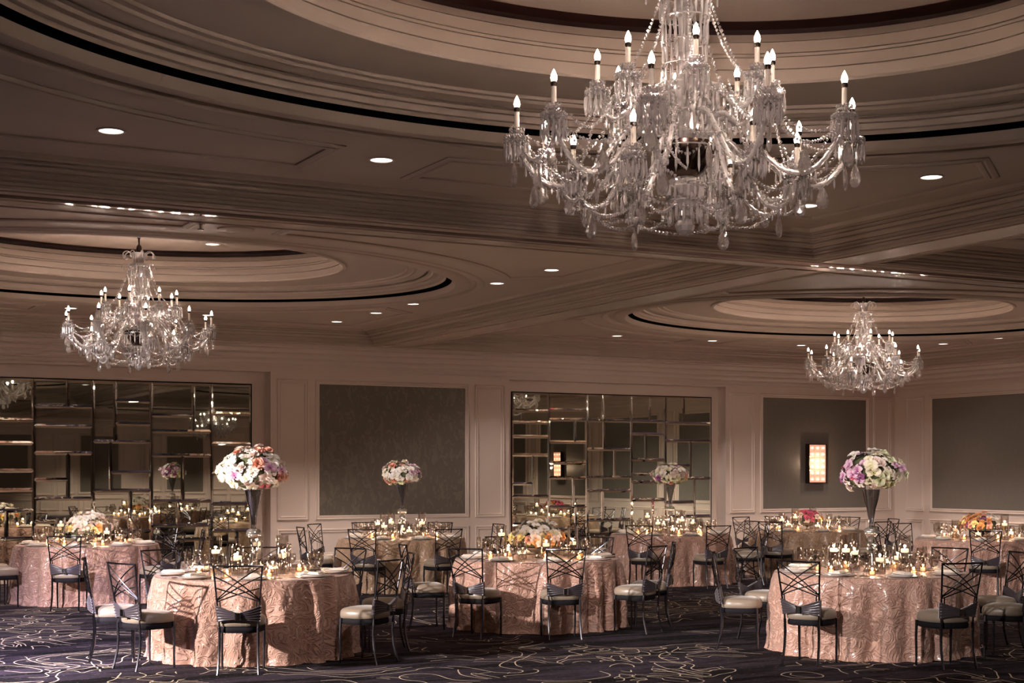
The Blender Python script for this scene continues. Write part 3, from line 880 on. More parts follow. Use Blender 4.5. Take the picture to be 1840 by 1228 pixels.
# ---------------------------------------------------------------- flowers
def petal_geo(b, uvl, L, Wd, cup, ang, tilt, roll=0.0, base_r=.004, ruf=0.0, rng=random):
    """petal growing from the origin, azimuth ang, tilt 0 = flat open, pi/2 = upright"""
    nu, nv = 5, 4; base = len(b.v); ca, sa = math.cos(ang), math.sin(ang)
    ph = rng.uniform(0, 6)
    for i in range(nu+1):
        t_ = i/nu
        wd = Wd*math.sin(PI*min(1, (t_*.86+.12)))**.65*.5
        r = base_r+L*t_*math.cos(tilt-roll*t_)
        z = L*t_*math.sin(tilt-roll*t_)
        for j in range(nv+1):
            s_ = -1+2*j/nv
            x_ = r-cup*.25*s_*s_*wd*2*math.sin(tilt); y_ = wd*s_; zz = z+cup*wd*s_*s_*math.cos(tilt)+ruf*math.sin(ph+s_*5+t_*4)*t_
            b.v.append((x_*ca-y_*sa, x_*sa+y_*ca, zz)); uvl.append((j/nv, t_))
    for i in range(nu):
        for j in range(nv):
            a = base+i*(nv+1)+j; b.face(a, a+nv+1, a+nv+2, a+1)
def blossom(kind, color, seed):
    rng = random.Random(seed); b = MB(); uv = []
    if kind == 'orchid':
        for k in range(3): petal_geo(b, uv, .055, .040, .35, PI/2+k*2*PI/3, .25, .25, rng=rng)
        for k in (0, 1): petal_geo(b, uv, .060, .068, .3, k*PI+.18*(1 if k == 0 else -1), .35, .35, ruf=.003, rng=rng)
        petal_geo(b, uv, .026, .022, .9, -PI/2, .9, -.3, rng=rng)
    elif kind == 'rose':
        for lay, (n, L, Wd, tl, ro) in enumerate(((5, .052, .058, .45, .35), (5, .046, .052, .85, .3), (4, .040, .044, 1.15, .2), (3, .034, .034, 1.4, .1))):
            for k in range(n): petal_geo(b, uv, L, Wd, .5, 2*PI*k/n+lay*.6+rng.uniform(-.1, .1), tl, ro, rng=rng)
    else:                                   # tulip-like ruffled bloom
        for lay, (n, L, Wd, tl, ro) in enumerate(((4, .062, .060, .75, .7), (4, .054, .050, 1.15, .5))):
            for k in range(n): petal_geo(b, uv, L, Wd, .6, 2*PI*k/n+lay*.8+rng.uniform(-.2, .2), tl, ro, ruf=.004, rng=rng)
    b.uv = uv
    return b.mesh(kind+'_blossom', M['p_'+color], True)
BL = {}
def get_bl(kind, color):
    if (kind, color) not in BL: BL[(kind, color)] = [blossom(kind, color, hash((len(BL), i)) % 999) for i in range(2)]
    return BL[(kind, color)]
def arrangement(x, y, z, rx, rz, lab, pal, n, seed, low=False, zl=-.80):
    rng = random.Random(seed)
    root = empty('flower_arrangement', (x, y, z)); tag(root, lab, 'flowers')
    zc = rz*(.66 if not low else .22)
    b = MB(); prof = [(0, max(.012, zc-rz*.50))]+[(rx*.74*math.cos(t_), max(.015, zc+rz*.74*math.sin(t_))) for t_ in [(-.5+i*.2)*1.3 for i in range(-0, 8)]]+[(0, zc+rz*.72)]
    b.lathe(prof, 16); b.build('greenery', M['core'], root, angle=None)
    ga = PI*(3-5**.5)
    for i in range(n):
        sz = 1-(i+.5)/n*(1-zl)                     # from the crown down to the lower edge
        a = i*ga+rng.uniform(-.2, .2); cr = math.sqrt(max(0, 1-sz*sz))
        jit = rng.uniform(.86, 1.10)
        p = Vector((rx*cr*math.cos(a)*jit, rx*cr*math.sin(a)*jit, zc+rz*sz*jit*(1 if sz > 0 else .85)))
        nrm = Vector((cr*math.cos(a)/rx, cr*math.sin(a)/rx, sz/rz)).normalized()
        # palette by side and height
        wl = math.cos(a)*RT[0]+math.sin(a)*RT[1]
        col, kind = pal(wl*cr, sz, rng)
        me = rng.choice(get_bl(kind, col))
        q = (nrm+Vector((rng.uniform(-.35, .35), rng.uniform(-.35, .35), rng.uniform(-.2, .3)))).normalized().to_track_quat('Z', 'Y')
        o = link(kind+'_blossom', me, root)
        o.rotation_mode = 'QUATERNION'; o.rotation_quaternion = q
        s_ = rng.uniform(.85, 1.2)*(1.0 if not low else .95)
        o.scale = (s_, s_, s_); o.location = p-nrm*.035
    return root
def pick(rng, opts):
    r = rng.random()*sum(w_ for _, _, w_ in opts)
    for c, k, w_ in opts:
        r -= w_
        if r <= 0: return c, k
    return opts[0][:2]
def pal_peach(wl, sz, rng):
    if wl > .35: return pick(rng, [('white', 'orchid', 5), ('blush', 'orchid', 3), ('coral', 'rose', 1.5), ('lilac', 'orchid', 1.4), ('pink', 'orchid', .3)])
    if wl < -.4: return pick(rng, [('white', 'orchid', 5), ('cream', 'orchid', 3), ('green', 'tulip', 1.2), ('lilac', 'orchid', .35)])
    return pick(rng, [('white', 'orchid', 7), ('cream', 'tulip', 2), ('blush', 'rose', 2), ('coral', 'rose', .9), ('orange', 'rose', .2)])
def pal_lilac(wl, sz, rng):
    if wl < -.3: return pick(rng, [('lilac', 'orchid', 4), ('pink', 'orchid', .8), ('blush', 'rose', 1.5), ('white', 'orchid', 1.5), ('plum', 'orchid', .7)])
    if wl > .4: return pick(rng, [('white', 'orchid', 3), ('lilac', 'orchid', 1.5), ('green', 'tulip', 1.2), ('cream', 'orchid', 2)])
    if sz < 0: return pick(rng, [('blush', 'rose', 3), ('green', 'tulip', 2), ('cream', 'orchid', 2), ('coral', 'rose', .6)])
    return pick(rng, [('white', 'orchid', 4), ('blush', 'rose', 3), ('cream', 'orchid', 2), ('coral', 'rose', .5)])
def pal_right_purple(wl, sz, rng):
    if wl > .35: return pick(rng, [('lilac', 'orchid', 3), ('plum', 'orchid', 1.5), ('white', 'orchid', 2)])
    if sz < 0: return pick(rng, [('green', 'tulip', 2), ('cream', 'orchid', 2), ('coral', 'rose', 1.2), ('white', 'orchid', 2)])
    return pick(rng, [('white', 'orchid', 5), ('cream', 'tulip', 2), ('blush', 'rose', 1), ('coral', 'rose', .4)])
def pal_mixed(wl, sz, rng):
    if sz < -.1: return pick(rng, [('green', 'tulip', 2), ('coral', 'rose', 1.5), ('plum', 'orchid', 1), ('cream', 'orchid', 2)])
    return pick(rng, [('white', 'orchid', 4), ('cream', 'orchid', 2), ('blush', 'rose', 2), ('pink', 'orchid', .8), ('plum', 'orchid', .8 if wl > .2 else .2)])
def pal_white_coral(wl, sz, rng):
    if sz < .30: return pick(rng, [('coral', 'rose', 3), ('orange', 'tulip', 2.5), ('yellow', 'tulip', 2.5), ('blush', 'orchid', 2)])
    return pick(rng, [('white', 'orchid', 8), ('cream', 'orchid', 1)])
def pal_white_orange(wl, sz, rng):
    if sz < .25: return pick(rng, [('orange', 'rose', 2), ('blush', 'rose', 4), ('yellow', 'tulip', 1), ('white', 'orchid', 2)])
    return pick(rng, [('white', 'orchid', 6), ('blush', 'orchid', 3), ('cream', 'orchid', 2)])
def pal_pinkpeach(wl, sz, rng):
    if abs(wl) < .55 and sz > 0: return pick(rng, [('pink', 'rose', 6), ('blush', 'rose', 1), ('plum', 'orchid', 1)])
    if sz < 0: return pick(rng, [('yellow', 'tulip', 2), ('green', 'tulip', 2), ('orange', 'rose', 1.5)])
    return pick(rng, [('blush', 'rose', 3), ('orange', 'rose', 2)])
def pal_orange(wl, sz, rng):
    if wl > .15 and sz > .1: return pick(rng, [('blush', 'orchid', 4), ('white', 'orchid', 3)])
    return pick(rng, [('orange', 'rose', 4), ('coral', 'rose', 2), ('yellow', 'tulip', 2), ('plum', 'orchid', 1)])

D = math.radians
TABLES = [
 dict(x=.08, y=7.13, d='tall peach bouquet table', seed=1, mt='cloth', tall=1, pal=pal_peach, rz=.25, rx=.345, n=100, zt=1.53,
      fl='big tall dome bouquet of white and peach orchids with lilac on its right', chairs=[(-3, 'at the front, back to the viewer'), (-49, 'at the front-left, turned three-quarters'), (-80, 'side-on at the left end'), (-142, 'facing the viewer, behind at left'), (53, 'at the front-right with pale seat'), (93, 'side-on at the right end'), (138, 'behind at the right with glinting lattice'), (178, 'hidden behind the candles')], off=0),
 dict(x=5.37, y=4.66, d='tall lilac bouquet table', seed=2, mt='cloth', tall=1, pal=pal_lilac, rz=.235, rx=.315, n=100, zt=1.53,
      fl='tall dome bouquet with lilac orchids on its left and white on its right', chairs=[(-27, 'at the front-left, back to the viewer'), (31, 'at the front-right, back to the viewer'), (76, 'side-on at the right end'), (112, 'farther back at the right'), (150, 'behind at the right'), (-124, 'farther back at the left with glinting lattice'), (-82, 'side-on at the left end')], off=22),
 dict(x=3.65, y=8.12, d='low white-and-coral bouquet table', seed=3, mt='cloth', tall=0, pal=pal_white_coral, rz=.27, rx=.30, n=84, zt=0,
      fl='low white orchid arrangement over coral and yellow roses', chairs=[(-31, 'at the front-left, back to the viewer'), (12, 'at the front-right, back to the viewer'), (60, 'at the right, facing left'), (92, 'at the far right, side-on'), (150, 'behind at the right'), (-75, 'side-on at the left'), (-165, 'behind at the left')], off=12),
 dict(x=-.07, y=13.61, d='low white-and-orange bouquet table', seed=4, mt='cloth', tall=0, pal=pal_white_orange, rz=.26, rx=.31, n=80, zt=0,
      fl='low white orchid arrangement with orange roses before the large mirror', chairs=[(-12, 'at the front, back to the viewer'), (43, 'at the front-right'), (88, 'side-on at the right end'), (-62, 'at the left, seat edge in view'), (-100, 'at the far left behind'), (135, 'behind at the right')], off=-12),
 dict(x=4.39, y=13.5, d='back table by the patterned panel', seed=5, mt='cloth_shaded', tall=1, pal=pal_right_purple, rz=.205, rx=.30, n=78, zt=1.52,
      fl='small tall bouquet of white blooms with purple orchids trailing at its right', chairs=[(-22, 'at the front-left, back to the viewer'), (23, 'at the front-right, back to the viewer'), (-72, 'side-on at the left'), (-118, 'behind at the left'), (-155, 'behind, near the middle left'), (158, 'behind at the right'), (106, 'by the white pilaster at the right')], off=22),
 dict(x=8.56, y=12.76, d='back table before the narrower mirror', seed=6, mt='cloth', tall=1, pal=pal_mixed, rz=.19, rx=.285, n=78, zt=1.52,
      fl='small tall bouquet of white and pink orchids in front of the mirror', chairs=[(-17, 'at the front-left, back to the viewer'), (28, 'at the front-right, back to the viewer'), (78, 'at the right, facing left'), (122, 'farther back at the right'), (-66, 'at the left, cream seat showing'), (-112, 'farther back at the left')], off=25),
 dict(x=11.39, y=12.95, d='pink bouquet table below the sconce', seed=7, mt='cloth_shaded', tall=0, pal=pal_pinkpeach, rz=.19, rx=.26, n=60, zt=0,
      fl='low arrangement of hot pink roses ringed with peach below the sconce', chairs=[(-24, 'at the front-left, back to the viewer'), (-130, 'behind at the left'), (-158, 'behind, near the middle left'), (152, 'behind at the right'), (52, 'at the front-right'), (112, 'behind at the far right')], off=20),
 dict(x=11.52, y=9.26, d='orange bouquet table near the corner', seed=8, mt='cloth', tall=0, pal=pal_orange, rz=.22, rx=.30, n=70, zt=0,
      fl='low arrangement of orange roses and pale orchids in a dark footed bowl', chairs=[(0, 'at the front, back to the viewer'), (-76, 'side-on at the left'), (-130, 'behind at the left')], off=0),
]
def item(name, me, x, y, z, lab, cat, grp, rz=0.0):
    o = link(name, me, None, (x, y, z), rz); tag(o, lab, cat, grp); return o
def dep_lat(x, y):
    rx, ry = x-CAM[0], y-CAM[1]; dp = rx*FW[0]+ry*FW[1]; return (rx*RT[0]+ry*RT[1])/dp, dp
for T in TABLES:
    rng = random.Random(T['seed']*31); tx, ty, d = T['x'], T['y'], T['d']
    root = empty('round_table', (tx, ty, 0)); tag(root, 'round banquet table under the cloth, '+d, 'table')
    link('tabletop', top_me, root)
    for k in range(4): link('leg', tleg_me, root, (.6*math.cos(PI/4+k*PI/2), .6*math.sin(PI/4+k*PI/2), 0))
    o = cloth(tx, ty, T['seed'], M[T['mt']]); tag(o, 'pink damask cloth draped to the floor on the '+d, 'tablecloth')
    # chairs
    for phd, where in T['chairs']:
        ph = D(phd+rng.uniform(-2, 2)); rad = 1.23+rng.uniform(-.01, .03)
        x, y = P2(tx, ty, ph, rad)
        c = CHAIR0 if not used_chair[0] else copy_tree(CHAIR0); used_chair[0] = True
        dx, dy = tx-x, ty-y
        c.location = (x, y, 0); c.rotation_euler = (0, 0, math.atan2(dy, dx)-PI/2+rng.uniform(-.06, .06))
        tag(c, 'dark lattice-back chair '+where+', '+d, 'chair', 'lattice-back chairs around the tables')
    # centrepiece
    if T['tall']:
        trumpet_vase(tx, ty, T['zt'], 'tall silvery trumpet vase with ball stem, '+d)
        arrangement(tx, ty, T['zt']+.002, T['rx'], T['rz'], T['fl'], T['pal'], T['n'], T['seed'])
    else:
        bowl_vase(tx, ty, ('dark' if T['seed'] == 8 else 'silvery')+' low footed bowl holding flowers on the '+d, T['seed'] == 8)
        arrangement(tx, ty, TZ+.116, T['rx'], T['rz'], T['fl'], T['pal'], T['n'], T['seed'], True, -.05)
    # candles
    kinds = ['t', 'm', 't', 'm', 's', 't', 'm'] if T['tall'] else ['m', 's', 't', 's', 'm', 't', 's']
    NC = 7; a0 = rng.uniform(0, 6)
    for k in range(NC):
        a = a0+2*PI*k/NC+rng.uniform(-.15, .15); r = ((.26 if k % 2 else .36) if T['tall'] else .405)+rng.uniform(-.01, .01)
        x, y = tx+r*math.cos(a), ty+r*math.sin(a); kd = kinds[k]
        nm = {'t': 'tall', 'm': 'medium', 's': 'short'}[kd]
        cyl_candle(x, y, kd, nm+' clear glass cylinder with a floating lit candle, '+d, nm+' cylinder candles on the '+d, rng.choice((.42, .55, .68)) if kd != 's' else .35)
    NVt = 7; a1 = rng.uniform(0, 6)
    for k in range(NVt):
        a = a1+2*PI*k/NVt+rng.uniform(-.1, .1); r = (.498 if T['tall'] else .515)+rng.uniform(-.008, .008)
        votive(tx+r*math.cos(a), ty+r*math.sin(a), 'small amber glass votive with a lit candle, '+d, 'votives on the '+d)
    # place settings
    for s_ in range(8):
        ph = D(s_*45+T['off']); x, y = P2(tx, ty, ph, .735); rz = math.atan2(ty-y, tx-x)-PI/2
        lt, dp = dep_lat(x, y)
        if abs(lt) > .37: continue
        item('charger_plate', plate_me, x, y, TZ, 'white charger plate at a place setting, '+d, 'plate', 'charger plates on the '+d)
        item('dinner_plate', dplate_me, x, y, TZ+.0105, 'white dinner plate stacked on a charger, '+d, 'plate', 'dinner plates on the '+d)
        item('folded_napkin', nap_me, x, y, TZ+.0300, 'folded ivory napkin on a dinner plate, '+d, 'napkin', 'napkins on the '+d, rz+.1)
        ux, uy = (ty-y), -(tx-x); L_ = math.hypot(ux, uy); ux /= L_; uy /= L_; vx, vy = (tx-x)/L_, (ty-y)/L_
        def off(a, b_): return x+ux*a+vx*b_, y+uy*a+vy*b_
        if dp < 17.5:
            q = off(.185, .0); item('table_knife', knife_me, *q, TZ, 'polished dinner knife beside a plate, '+d, 'knife', 'knives on the '+d, rz)
            q = off(-.185, .0); item('table_fork', fork_me, *q, TZ, 'polished dinner fork beside a plate, '+d, 'fork', 'forks on the '+d, rz)
        q = off(.17, .165); item('wine_glass', wine_me, *q, TZ, 'stemmed clear wine glass at a place setting, '+d, 'wine glass', 'wine glasses on the '+d)
        q = off(.075, .155); item('water_goblet', goblet_me, *q, TZ, 'short-stemmed clear water goblet at a place setting, '+d, 'goblet', 'water goblets on the '+d)
        q = off(.225, .10); item('champagne_flute', flute_me, *q, TZ, 'slim clear champagne flute at a place setting, '+d, 'champagne flute', 'champagne flutes on the '+d)
# ================================================================== CHANDELIERS
ZT = 4.575                                # height of the dome ceiling the chandeliers hang from
def lz(z): return z-ZT
def arc_pts(p0, p1, sag, n):
    out = []
    for k in range(n+1):
        f = k/n; out.append((p0[0]+(p1[0]-p0[0])*f, p0[1]+(p1[1]-p0[1])*f, p0[2]+(p1[2]-p0[2])*f-sag*4*f*(1-f)))
    return out
def bez(pts, n):
    """Catmull-Rom through points"""
    P = [Vector(p) for p in pts]; P = [P[0]*2-P[1]]+P+[P[-1]*2-P[-2]]; out = []
    for i in range(1, len(P)-2):
        for k in range(n):
            t_ = k/n; a, b_, c, d_ = P[i-1], P[i], P[i+1], P[i+2]
            out.append(.5*((2*b_)+(c-a)*t_+(2*a-5*b_+4*c-d_)*t_*t_+(3*b_-a-3*c+d_)*t_**3))
    out.append(P[-2]); return out
def beads_on(b, pts, r, gap, rz=1.0):
    acc = 0; prev = Vector(pts[0]); k = 0
    b.bead(prev, r)
    for p in pts[1:]:
        p = Vector(p); seg = (p-prev).length
        while acc+seg >= gap:
            f = (gap-acc)/seg; prev = prev+(p-prev)*f; seg = (p-prev).length; acc = 0; k += 1
            b.bead(prev, r*(1.35 if k % 6 == 3 else 1), rz)
        acc += seg; prev = p
def pendant_mesh():
    """flat scalloped pear-shaped drop with facets"""
    b = MB(); n = 22; L = .118; Wd = .040; pts = []
    for k in range(n):
        a = 2*PI*k/n
        zz = -L*.5+L*.5*math.cos(a); taper = .25+.75*((1-math.cos(a))/2)**.7
        r = Wd*taper*math.sin(a)*(1+.10*(k % 2))
        pts.append((r, zz))
    for s_ in (1, -1):
        base = len(b.v)
        b.v += [(x, .0015*s_, z) for x, z in pts]
        b.v += [(x*.62, .0085*s_, -L*.62+(z+L*.62)*.62) for x, z in pts]; b.v.append((0, .0105*s_, -L*.62))
        for k in range(n):
            l = (k+1) % n
            q = (base+k, base+l, base+n+l, base+n+k); b.face(*(q if s_ > 0 else q[::-1]))
            q = (base+n+k, base+n+l, base+2*n); b.face(*(q if s_ > 0 else q[::-1]))
    n2 = 2*n+1
    for k in range(n): l = (k+1) % n; b.face(k, n2+k, n2+l, l)
    b.bead((0, 0, .010), .007); b.bead((0, 0, .024), .005)
    return b
PEND = pendant_mesh()
pans = MB()                                # glass drip pan with a fringe of prisms and bead swags
pans.lathe([(.0, -.012), (.015, -.010), (.040, .000), (.056, .012), (.060, .018), (.054, .016), (.036, .006), (.010, .000)], 16, flute=.07, fn=8)
pans.lathe([(.0, .0), (.010, .002), (.016, .020), (.010, .034), (.024, .040), (.034, .050), (.030, .050), (.012, .042)], 12, flute=.08, fn=6)
for rr_, zz_, nn_, LL_ in ((.062, .006, 14, .095), (.036, .052, 9, .060), (.045, -.015, 8, .08)):
    for k in range(nn_):
        a = 2*PI*k/nn_; pans.bead((rr_*math.cos(a), rr_*math.sin(a), zz_), .0078); pans.bead((rr_*math.cos(a), rr_*math.sin(a), zz_-.014), .006)
        pans.spear((rr_*math.cos(a), rr_*math.sin(a), zz_-.020), LL_*(1 if k % 2 else .8), .0078)
    beads_on(pans, [(rr_*math.cos(2*PI*k/24), rr_*math.sin(2*PI*k/24), zz_+.008) for k in range(25)], .0055, .013)
for k in range(6): beads_on(pans, arc_pts((.055*math.cos(k*PI/3), .055*math.sin(k*PI/3), .03), (.055*math.cos((k+1)*PI/3), .055*math.sin((k+1)*PI/3), .03), .012, 4), .005, .012)
candle = MB(); candle.lathe([(.0, .04), (.0125, .04), (.0125, .145), (.0, .145)], 12)
cap = MB(); cap.lathe([(.0, .143), (.013, .1455), (.017, .158), (.013, .168), (0, .168)], 12)
bulb = MB(); bulb.lathe([(.0, .165), (.0125, .170), (.0165, .184), (.0145, .198), (.008, .214), (.003, .224), (0, .228)], 12)
ARMS = {  # name: (profile of the arm, twist, number, phase, pan radius, pan height)
 'outer': ([(.10, 3.36), (.15, 3.46), (.23, 3.47), (.34, 3.36), (.46, 3.22), (.58, 3.14), (.70, 3.15), (.80, 3.25), (.845, 3.35)], 10, .16, .845, 3.36),
 'upper': ([(.07, 3.50), (.12, 3.60), (.20, 3.60), (.28, 3.52), (.36, 3.48), (.42, 3.53), (.44, 3.59)], 8, .30, .44, 3.60),
 'lower': ([(.11, 3.34), (.20, 3.37), (.28, 3.29), (.34, 3.15), (.40, 3.05), (.47, 3.03), (.53, 3.09), (.56, 3.17)], 6, .52, .56, 3.18)}
def arm_geo(prof):
    b = MB(); pts = bez([(r, 0, lz(z)) for r, z in prof], 6)
    b.tube(pts, [.0125+.003*(i % 2) for i in range(len(pts))], 8, tw=.55)
    # beads spiralling along the arm
    n = len(pts)
    for i in range(2, n-1):
        p = pts[i]
        for q in (0, 2.1, 4.2): a = i*.8+q; b.bead((p[0]+.004*math.sin(q*9+i), .0175*math.cos(a), p[2]+.0175*math.sin(a)), .0062)
        if i % 3 == 0 and i > 8: b.spear((p[0], 0, p[2]-.018), .055, .0065)
    b.lathe([(0, -.03), (.012, -.026), (.02, -.012), (.008, 0)], 10, c=tuple(pts[-1]))
    return b
arms = {k: arm_geo(v[0]) for k, v in ARMS.items()}
canopy = MB(); canopy.lathe([(.0, lz(4.574)), (.075, lz(4.573)), (.072, lz(4.56)), (.03, lz(4.545)), (.018, lz(4.50)), (.03, lz(4.475)), (.035, lz(4.45)), (.012, lz(4.425)), (.010, lz(4.36)), (.028, lz(4.34)), (.034, lz(4.30)), (.014, lz(4.27)), (.016, lz(4.24)), (.05, lz(4.235)), (.0, lz(4.23))], 14)
crownb = MB(); crownb.lathe([(.03, lz(4.25)), (.07, lz(4.245)), (.085, lz(4.26)), (.075, lz(4.235)), (.06, lz(4.20)), (.055, lz(4.14)), (.09, lz(4.12)), (.12, lz(4.125)), (.115, lz(4.105)), (.04, lz(4.10))], 18, flute=.06, fn=9)
for k in range(8):
    a = 2*PI*k/8; ca, sa = math.cos(a), math.sin(a)
    sc = bez([(.07, 4.18), (.09, 4.25), (.14, 4.275), (.18, 4.25), (.185, 4.21), (.165, 4.195), (.15, 4.215)], 4)
    crownb.tube([(p[0]*ca, p[0]*sa, lz(p[1])) for p in sc], .0065, 5)
    beads_on(crownb, [(r*ca, r*sa, lz(z)) for r, z in ((.12, 4.12), (.16, 4.13), (.20, 4.12))], .005, .014); crownb.spear((.20*ca, .20*sa, lz(4.11)), .045, .006)
column = MB(); column.lathe([(.03, lz(4.12)), (.045, lz(4.05)), (.06, lz(4.02)), (.035, lz(3.98)), (.03, lz(3.9)), (.045, lz(3.85)), (.055, lz(3.80)), (.03, lz(3.76)), (.028, lz(3.70)), (.06, lz(3.66)), (.075, lz(3.60)), (.07, lz(3.53)), (.04, lz(3.48)), (.04, lz(3.42)), (.09, lz(3.40)), (.11, lz(3.36)), (.05, lz(3.34))], 18, flute=.06, fn=9)
def fringe(r, z, n, L, pr=.008):
    b = MB()
    b.tube([(r*math.cos(2*PI*k/24), r*math.sin(2*PI*k/24), lz(z)) for k in range(24)], .004, 4, closed=True)
    for k in range(n):
        a = 2*PI*k/n; b.bead((r*math.cos(a), r*math.sin(a), lz(z-.008)), .006); b.spear((r*math.cos(a), r*math.sin(a), lz(z-.016)), L*(1 if k % 2 else .85), pr)
    return b
fringes = [fringe(.125, 4.10, 22, .13), fringe(.115, 3.98, 22, .13), fringe(.11, 3.86, 20, .12), fringe(.115, 3.74, 20, .11), fringe(.17, 3.63, 26, .11), fringe(.13, 3.50, 22, .11), fringe(.165, 3.32, 18, .13, .008), fringe(.09, 3.15, 16, .08, .010), fringe(.085, 3.06, 14, .11, .010)]
bowl = MB(); bowl.lathe([(.0, lz(3.33)), (.155, lz(3.335)), (.16, lz(3.345)), (.158, lz(3.325)), (.145, lz(3.285)), (.105, lz(3.22)), (.06, lz(3.18)), (0, lz(3.175))], 36, flute=.02, fn=18)
lower = MB(); lower.lathe([(.05, lz(3.18)), (.075, lz(3.165)), (.08, lz(3.13)), (.05, lz(3.10)), (.06, lz(3.08)), (.085, lz(3.06)), (.07, lz(3.03)), (.03, lz(3.01)), (.028, lz(2.985)), (.015, lz(2.98))], 18, flute=.07, fn=9)
ball = MB()
for i in range(9):
    pass
ball.lathe([(0, lz(2.985)), (.022, lz(2.978)), (.042, lz(2.96)), (.050, lz(2.935)), (.042, lz(2.91)), (.022, lz(2.892)), (0, lz(2.885))], 10)
def strand(p0, p1, sag, r=.0098, gap=.0205, n=24):
    b = MB(); beads_on(b, arc_pts((p0[0], p0[1], lz(p0[2])), (p1[0], p1[1], lz(p1[2])), sag, n), r, gap); return b
def pol(r, a, z): return (r*math.cos(a), r*math.sin(a), z)
S_top = strand((.12, 0, 4.09), (.40, 0, 3.62), .10)                               # crown to upper arms
da = 2*PI/10
S_out = strand(pol(.83, 0, 3.35), pol(.83, da, 3.35), .13)                        # between outer pans
S_out2 = strand(pol(.62, 0, 3.12), pol(.62, da, 3.12), .09)
S_up = strand(pol(.43, 0, 3.58), pol(.43, 2*PI/8, 3.58), .07)
S_mid2 = strand((.80, 0, 3.34), (.50, .10, 3.12), .05); S_mid3 = strand((.44, 0, 3.56), (.56, .05, 3.18), .06)
S_mid = strand((.43, 0, 3.57), (.80, .12, 3.37), .12)
S_low = strand((.47, 0, 3.02), (.075, 0, 3.07), .08)
S_lowr = strand(pol(.47, 0, 3.01), pol(.47, 2*PI/6, 3.01), .05)
S_bowl = strand(pol(.16, 0, 3.34), pol(.16, 2*PI/6, 3.34), .07)
def RZ(a): return Matrix.Rotation(a, 4, 'Z')
def TR(x, y, z): return Matrix.Translation((x, y, z))
# list of parts: (name, geometry, material, matrix, parent index)
PARTS = []
def part(name, g, mt, Mx=Matrix.Identity(4), par=None): PARTS.append((name, g, mt, Mx, par)); return len(PARTS)-1
part('canopy_rod', canopy, 'bronze'); part('scroll_crown', crownb, 'crystal'); part('glass_column', column, 'crystal')
for g in fringes: part('prism_fringe', g, 'crystal')
part('bowl', bowl, 'bowl'); part('lower_column', lower, 'crystal'); part('ball_finial', ball, 'crystal')
BULBS = []
for k_, (prof, n, ph0, pr, pz) in ARMS.items():
    for k in range(n):
        R_ = RZ(ph0+2*PI*k/n)
        i = part('arm', arms[k_], 'arm', R_)
        T_ = R_ @ TR(pr, 0, lz(pz))
        part('drip_pan', pans, 'crystal', T_, i); part('candle_tube', candle, 'tube', T_, i); part('bulb_socket', cap, 'bronze', T_, i); part('bulb', bulb, 'bulb', T_, i)
        BULBS.append((T_ @ Vector((0, 0, .20)), k_))
        # flat drops below each arm
        lowp = min(prof, key=lambda p: p[1])
        part('pendant', PEND, 'drop', R_ @ TR(lowp[0], 0, lz(lowp[1])-.038) @ RZ(PI/2+.5*k))
        if k_ == 'outer': part('pendant', PEND, 'drop', R_ @ TR(.86, 0, lz(pz)-.11) @ RZ(k*1.3))
for k in range(8): part('bead_strand', S_top, 'crystal', RZ(.30+2*PI*k/8)); part('bead_strand', S_up, 'crystal', RZ(.30+2*PI*k/8))
for k in range(10):
    R_ = RZ(.16+da*k); part('bead_strand', S_out, 'crystal', R_); part('bead_strand', S_out2, 'crystal', R_); part('bead_strand', S_mid, 'crystal', RZ(.10+da*k)); part('bead_strand', S_mid2, 'crystal', RZ(.16+da*k)); part('bead_strand', S_mid3, 'crystal', RZ(.2+da*k))
    q = pol(.83*math.cos(da/2), da/2, 3.35-.13); part('pendant', PEND, 'drop', R_ @ TR(q[0], q[1], lz(q[2])-.035) @ RZ(k))
for k in range(6):
    R_ = RZ(.52+2*PI*k/6); part('bead_strand', S_low, 'crystal', R_); part('bead_strand', S_lowr, 'crystal', R_); part('bead_strand', S_bowl, 'crystal', R_)
    g = MB(); g.spear((0, 0, 0), .12, .009); part('prism', g, 'crystal', R_ @ TR(.30, .0, lz(3.16)))
CHM = {}
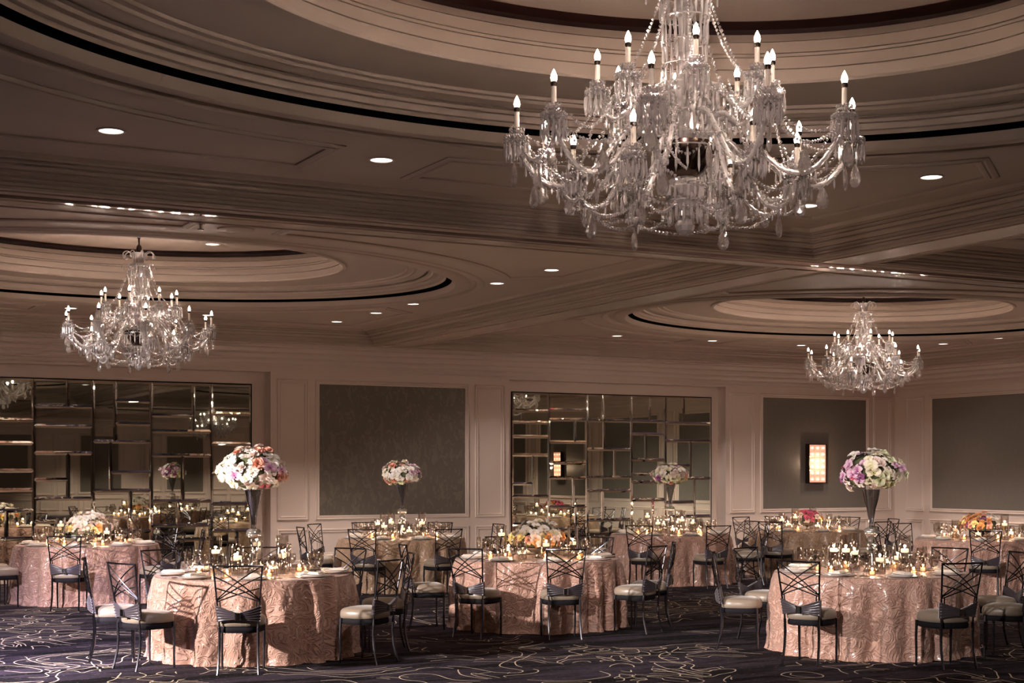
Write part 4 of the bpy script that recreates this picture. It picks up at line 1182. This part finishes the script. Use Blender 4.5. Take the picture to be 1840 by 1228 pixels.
def chandelier(x, y, lab, full=True, power=1.0):
    root = empty('crystal_chandelier', (x, y, ZT)); tag(root, lab, 'chandelier', 'crystal chandeliers')
    if full:
        objs = []
        for name, g, mt, Mx, par in PARTS:
            key = (id(g), mt)
            if key not in CHM: CHM[key] = g.mesh(name, M[mt], mt in ('arm', 'tube', 'bulb', 'bronze', 'bowl'), 50)
            o = bpy.data.objects.new(name, CHM[key]); COL.objects.link(o)
            if par is None: o.parent = root; o.matrix_local = Mx
            else: o.parent = objs[par]; o.matrix_local = PARTS[par][3].inverted() @ Mx
            objs.append(o)
        for p, k_ in BULBS: lamp('bulb_light', 'POINT', tuple(p), 0, None, data=d_bulb, parent=root)
    else:
        groups = {}
        for name, g, mt, Mx, par in PARTS: groups.setdefault(mt, MB()).add(g, Mx)
        for mt, g in groups.items():
            key = ('all', mt)
            if key not in CHM: CHM[key] = g.mesh({'crystal': 'crystal_work', 'drop': 'pendants', 'arm': 'glass_arms', 'tube': 'candle_tubes', 'bulb': 'bulbs', 'bronze': 'metal_fittings', 'bowl': 'bowl'}[mt], M[mt], mt not in ('crystal',), 50)
            link(CHM[key].name, CHM[key], root)
        lamp('chandelier_light', 'POINT', (0, 0, -.9), 0, None, data=d_chand, parent=root)
d_bulb = bpy.data.lights.new('bulb_light', 'POINT'); d_bulb.energy = E_BULB; d_bulb.color = K_WARM; d_bulb.shadow_soft_size = .018
d_chand = bpy.data.lights.new('chandelier_light', 'POINT'); d_chand.energy = E_BULB*24*.8; d_chand.color = K_WARM; d_chand.shadow_soft_size = .03
chandelier(0, 0, 'huge nearest crystal chandelier with its stem cut off by the frame')
chandelier(0, 11.15, 'crystal chandelier hanging in front of the large left mirror')
chandelier(11.0, 11.15, 'smallest crystal chandelier, in the far dome by the wall sconce')
chandelier(11.0, 0, 'crystal chandelier hanging in the near bay right of the nearest one', False)
chandelier(0, -11.15, 'crystal chandelier behind the viewer', False)
chandelier(11.0, -11.15, 'crystal chandelier seen only as a reflection in the large mirror', False)
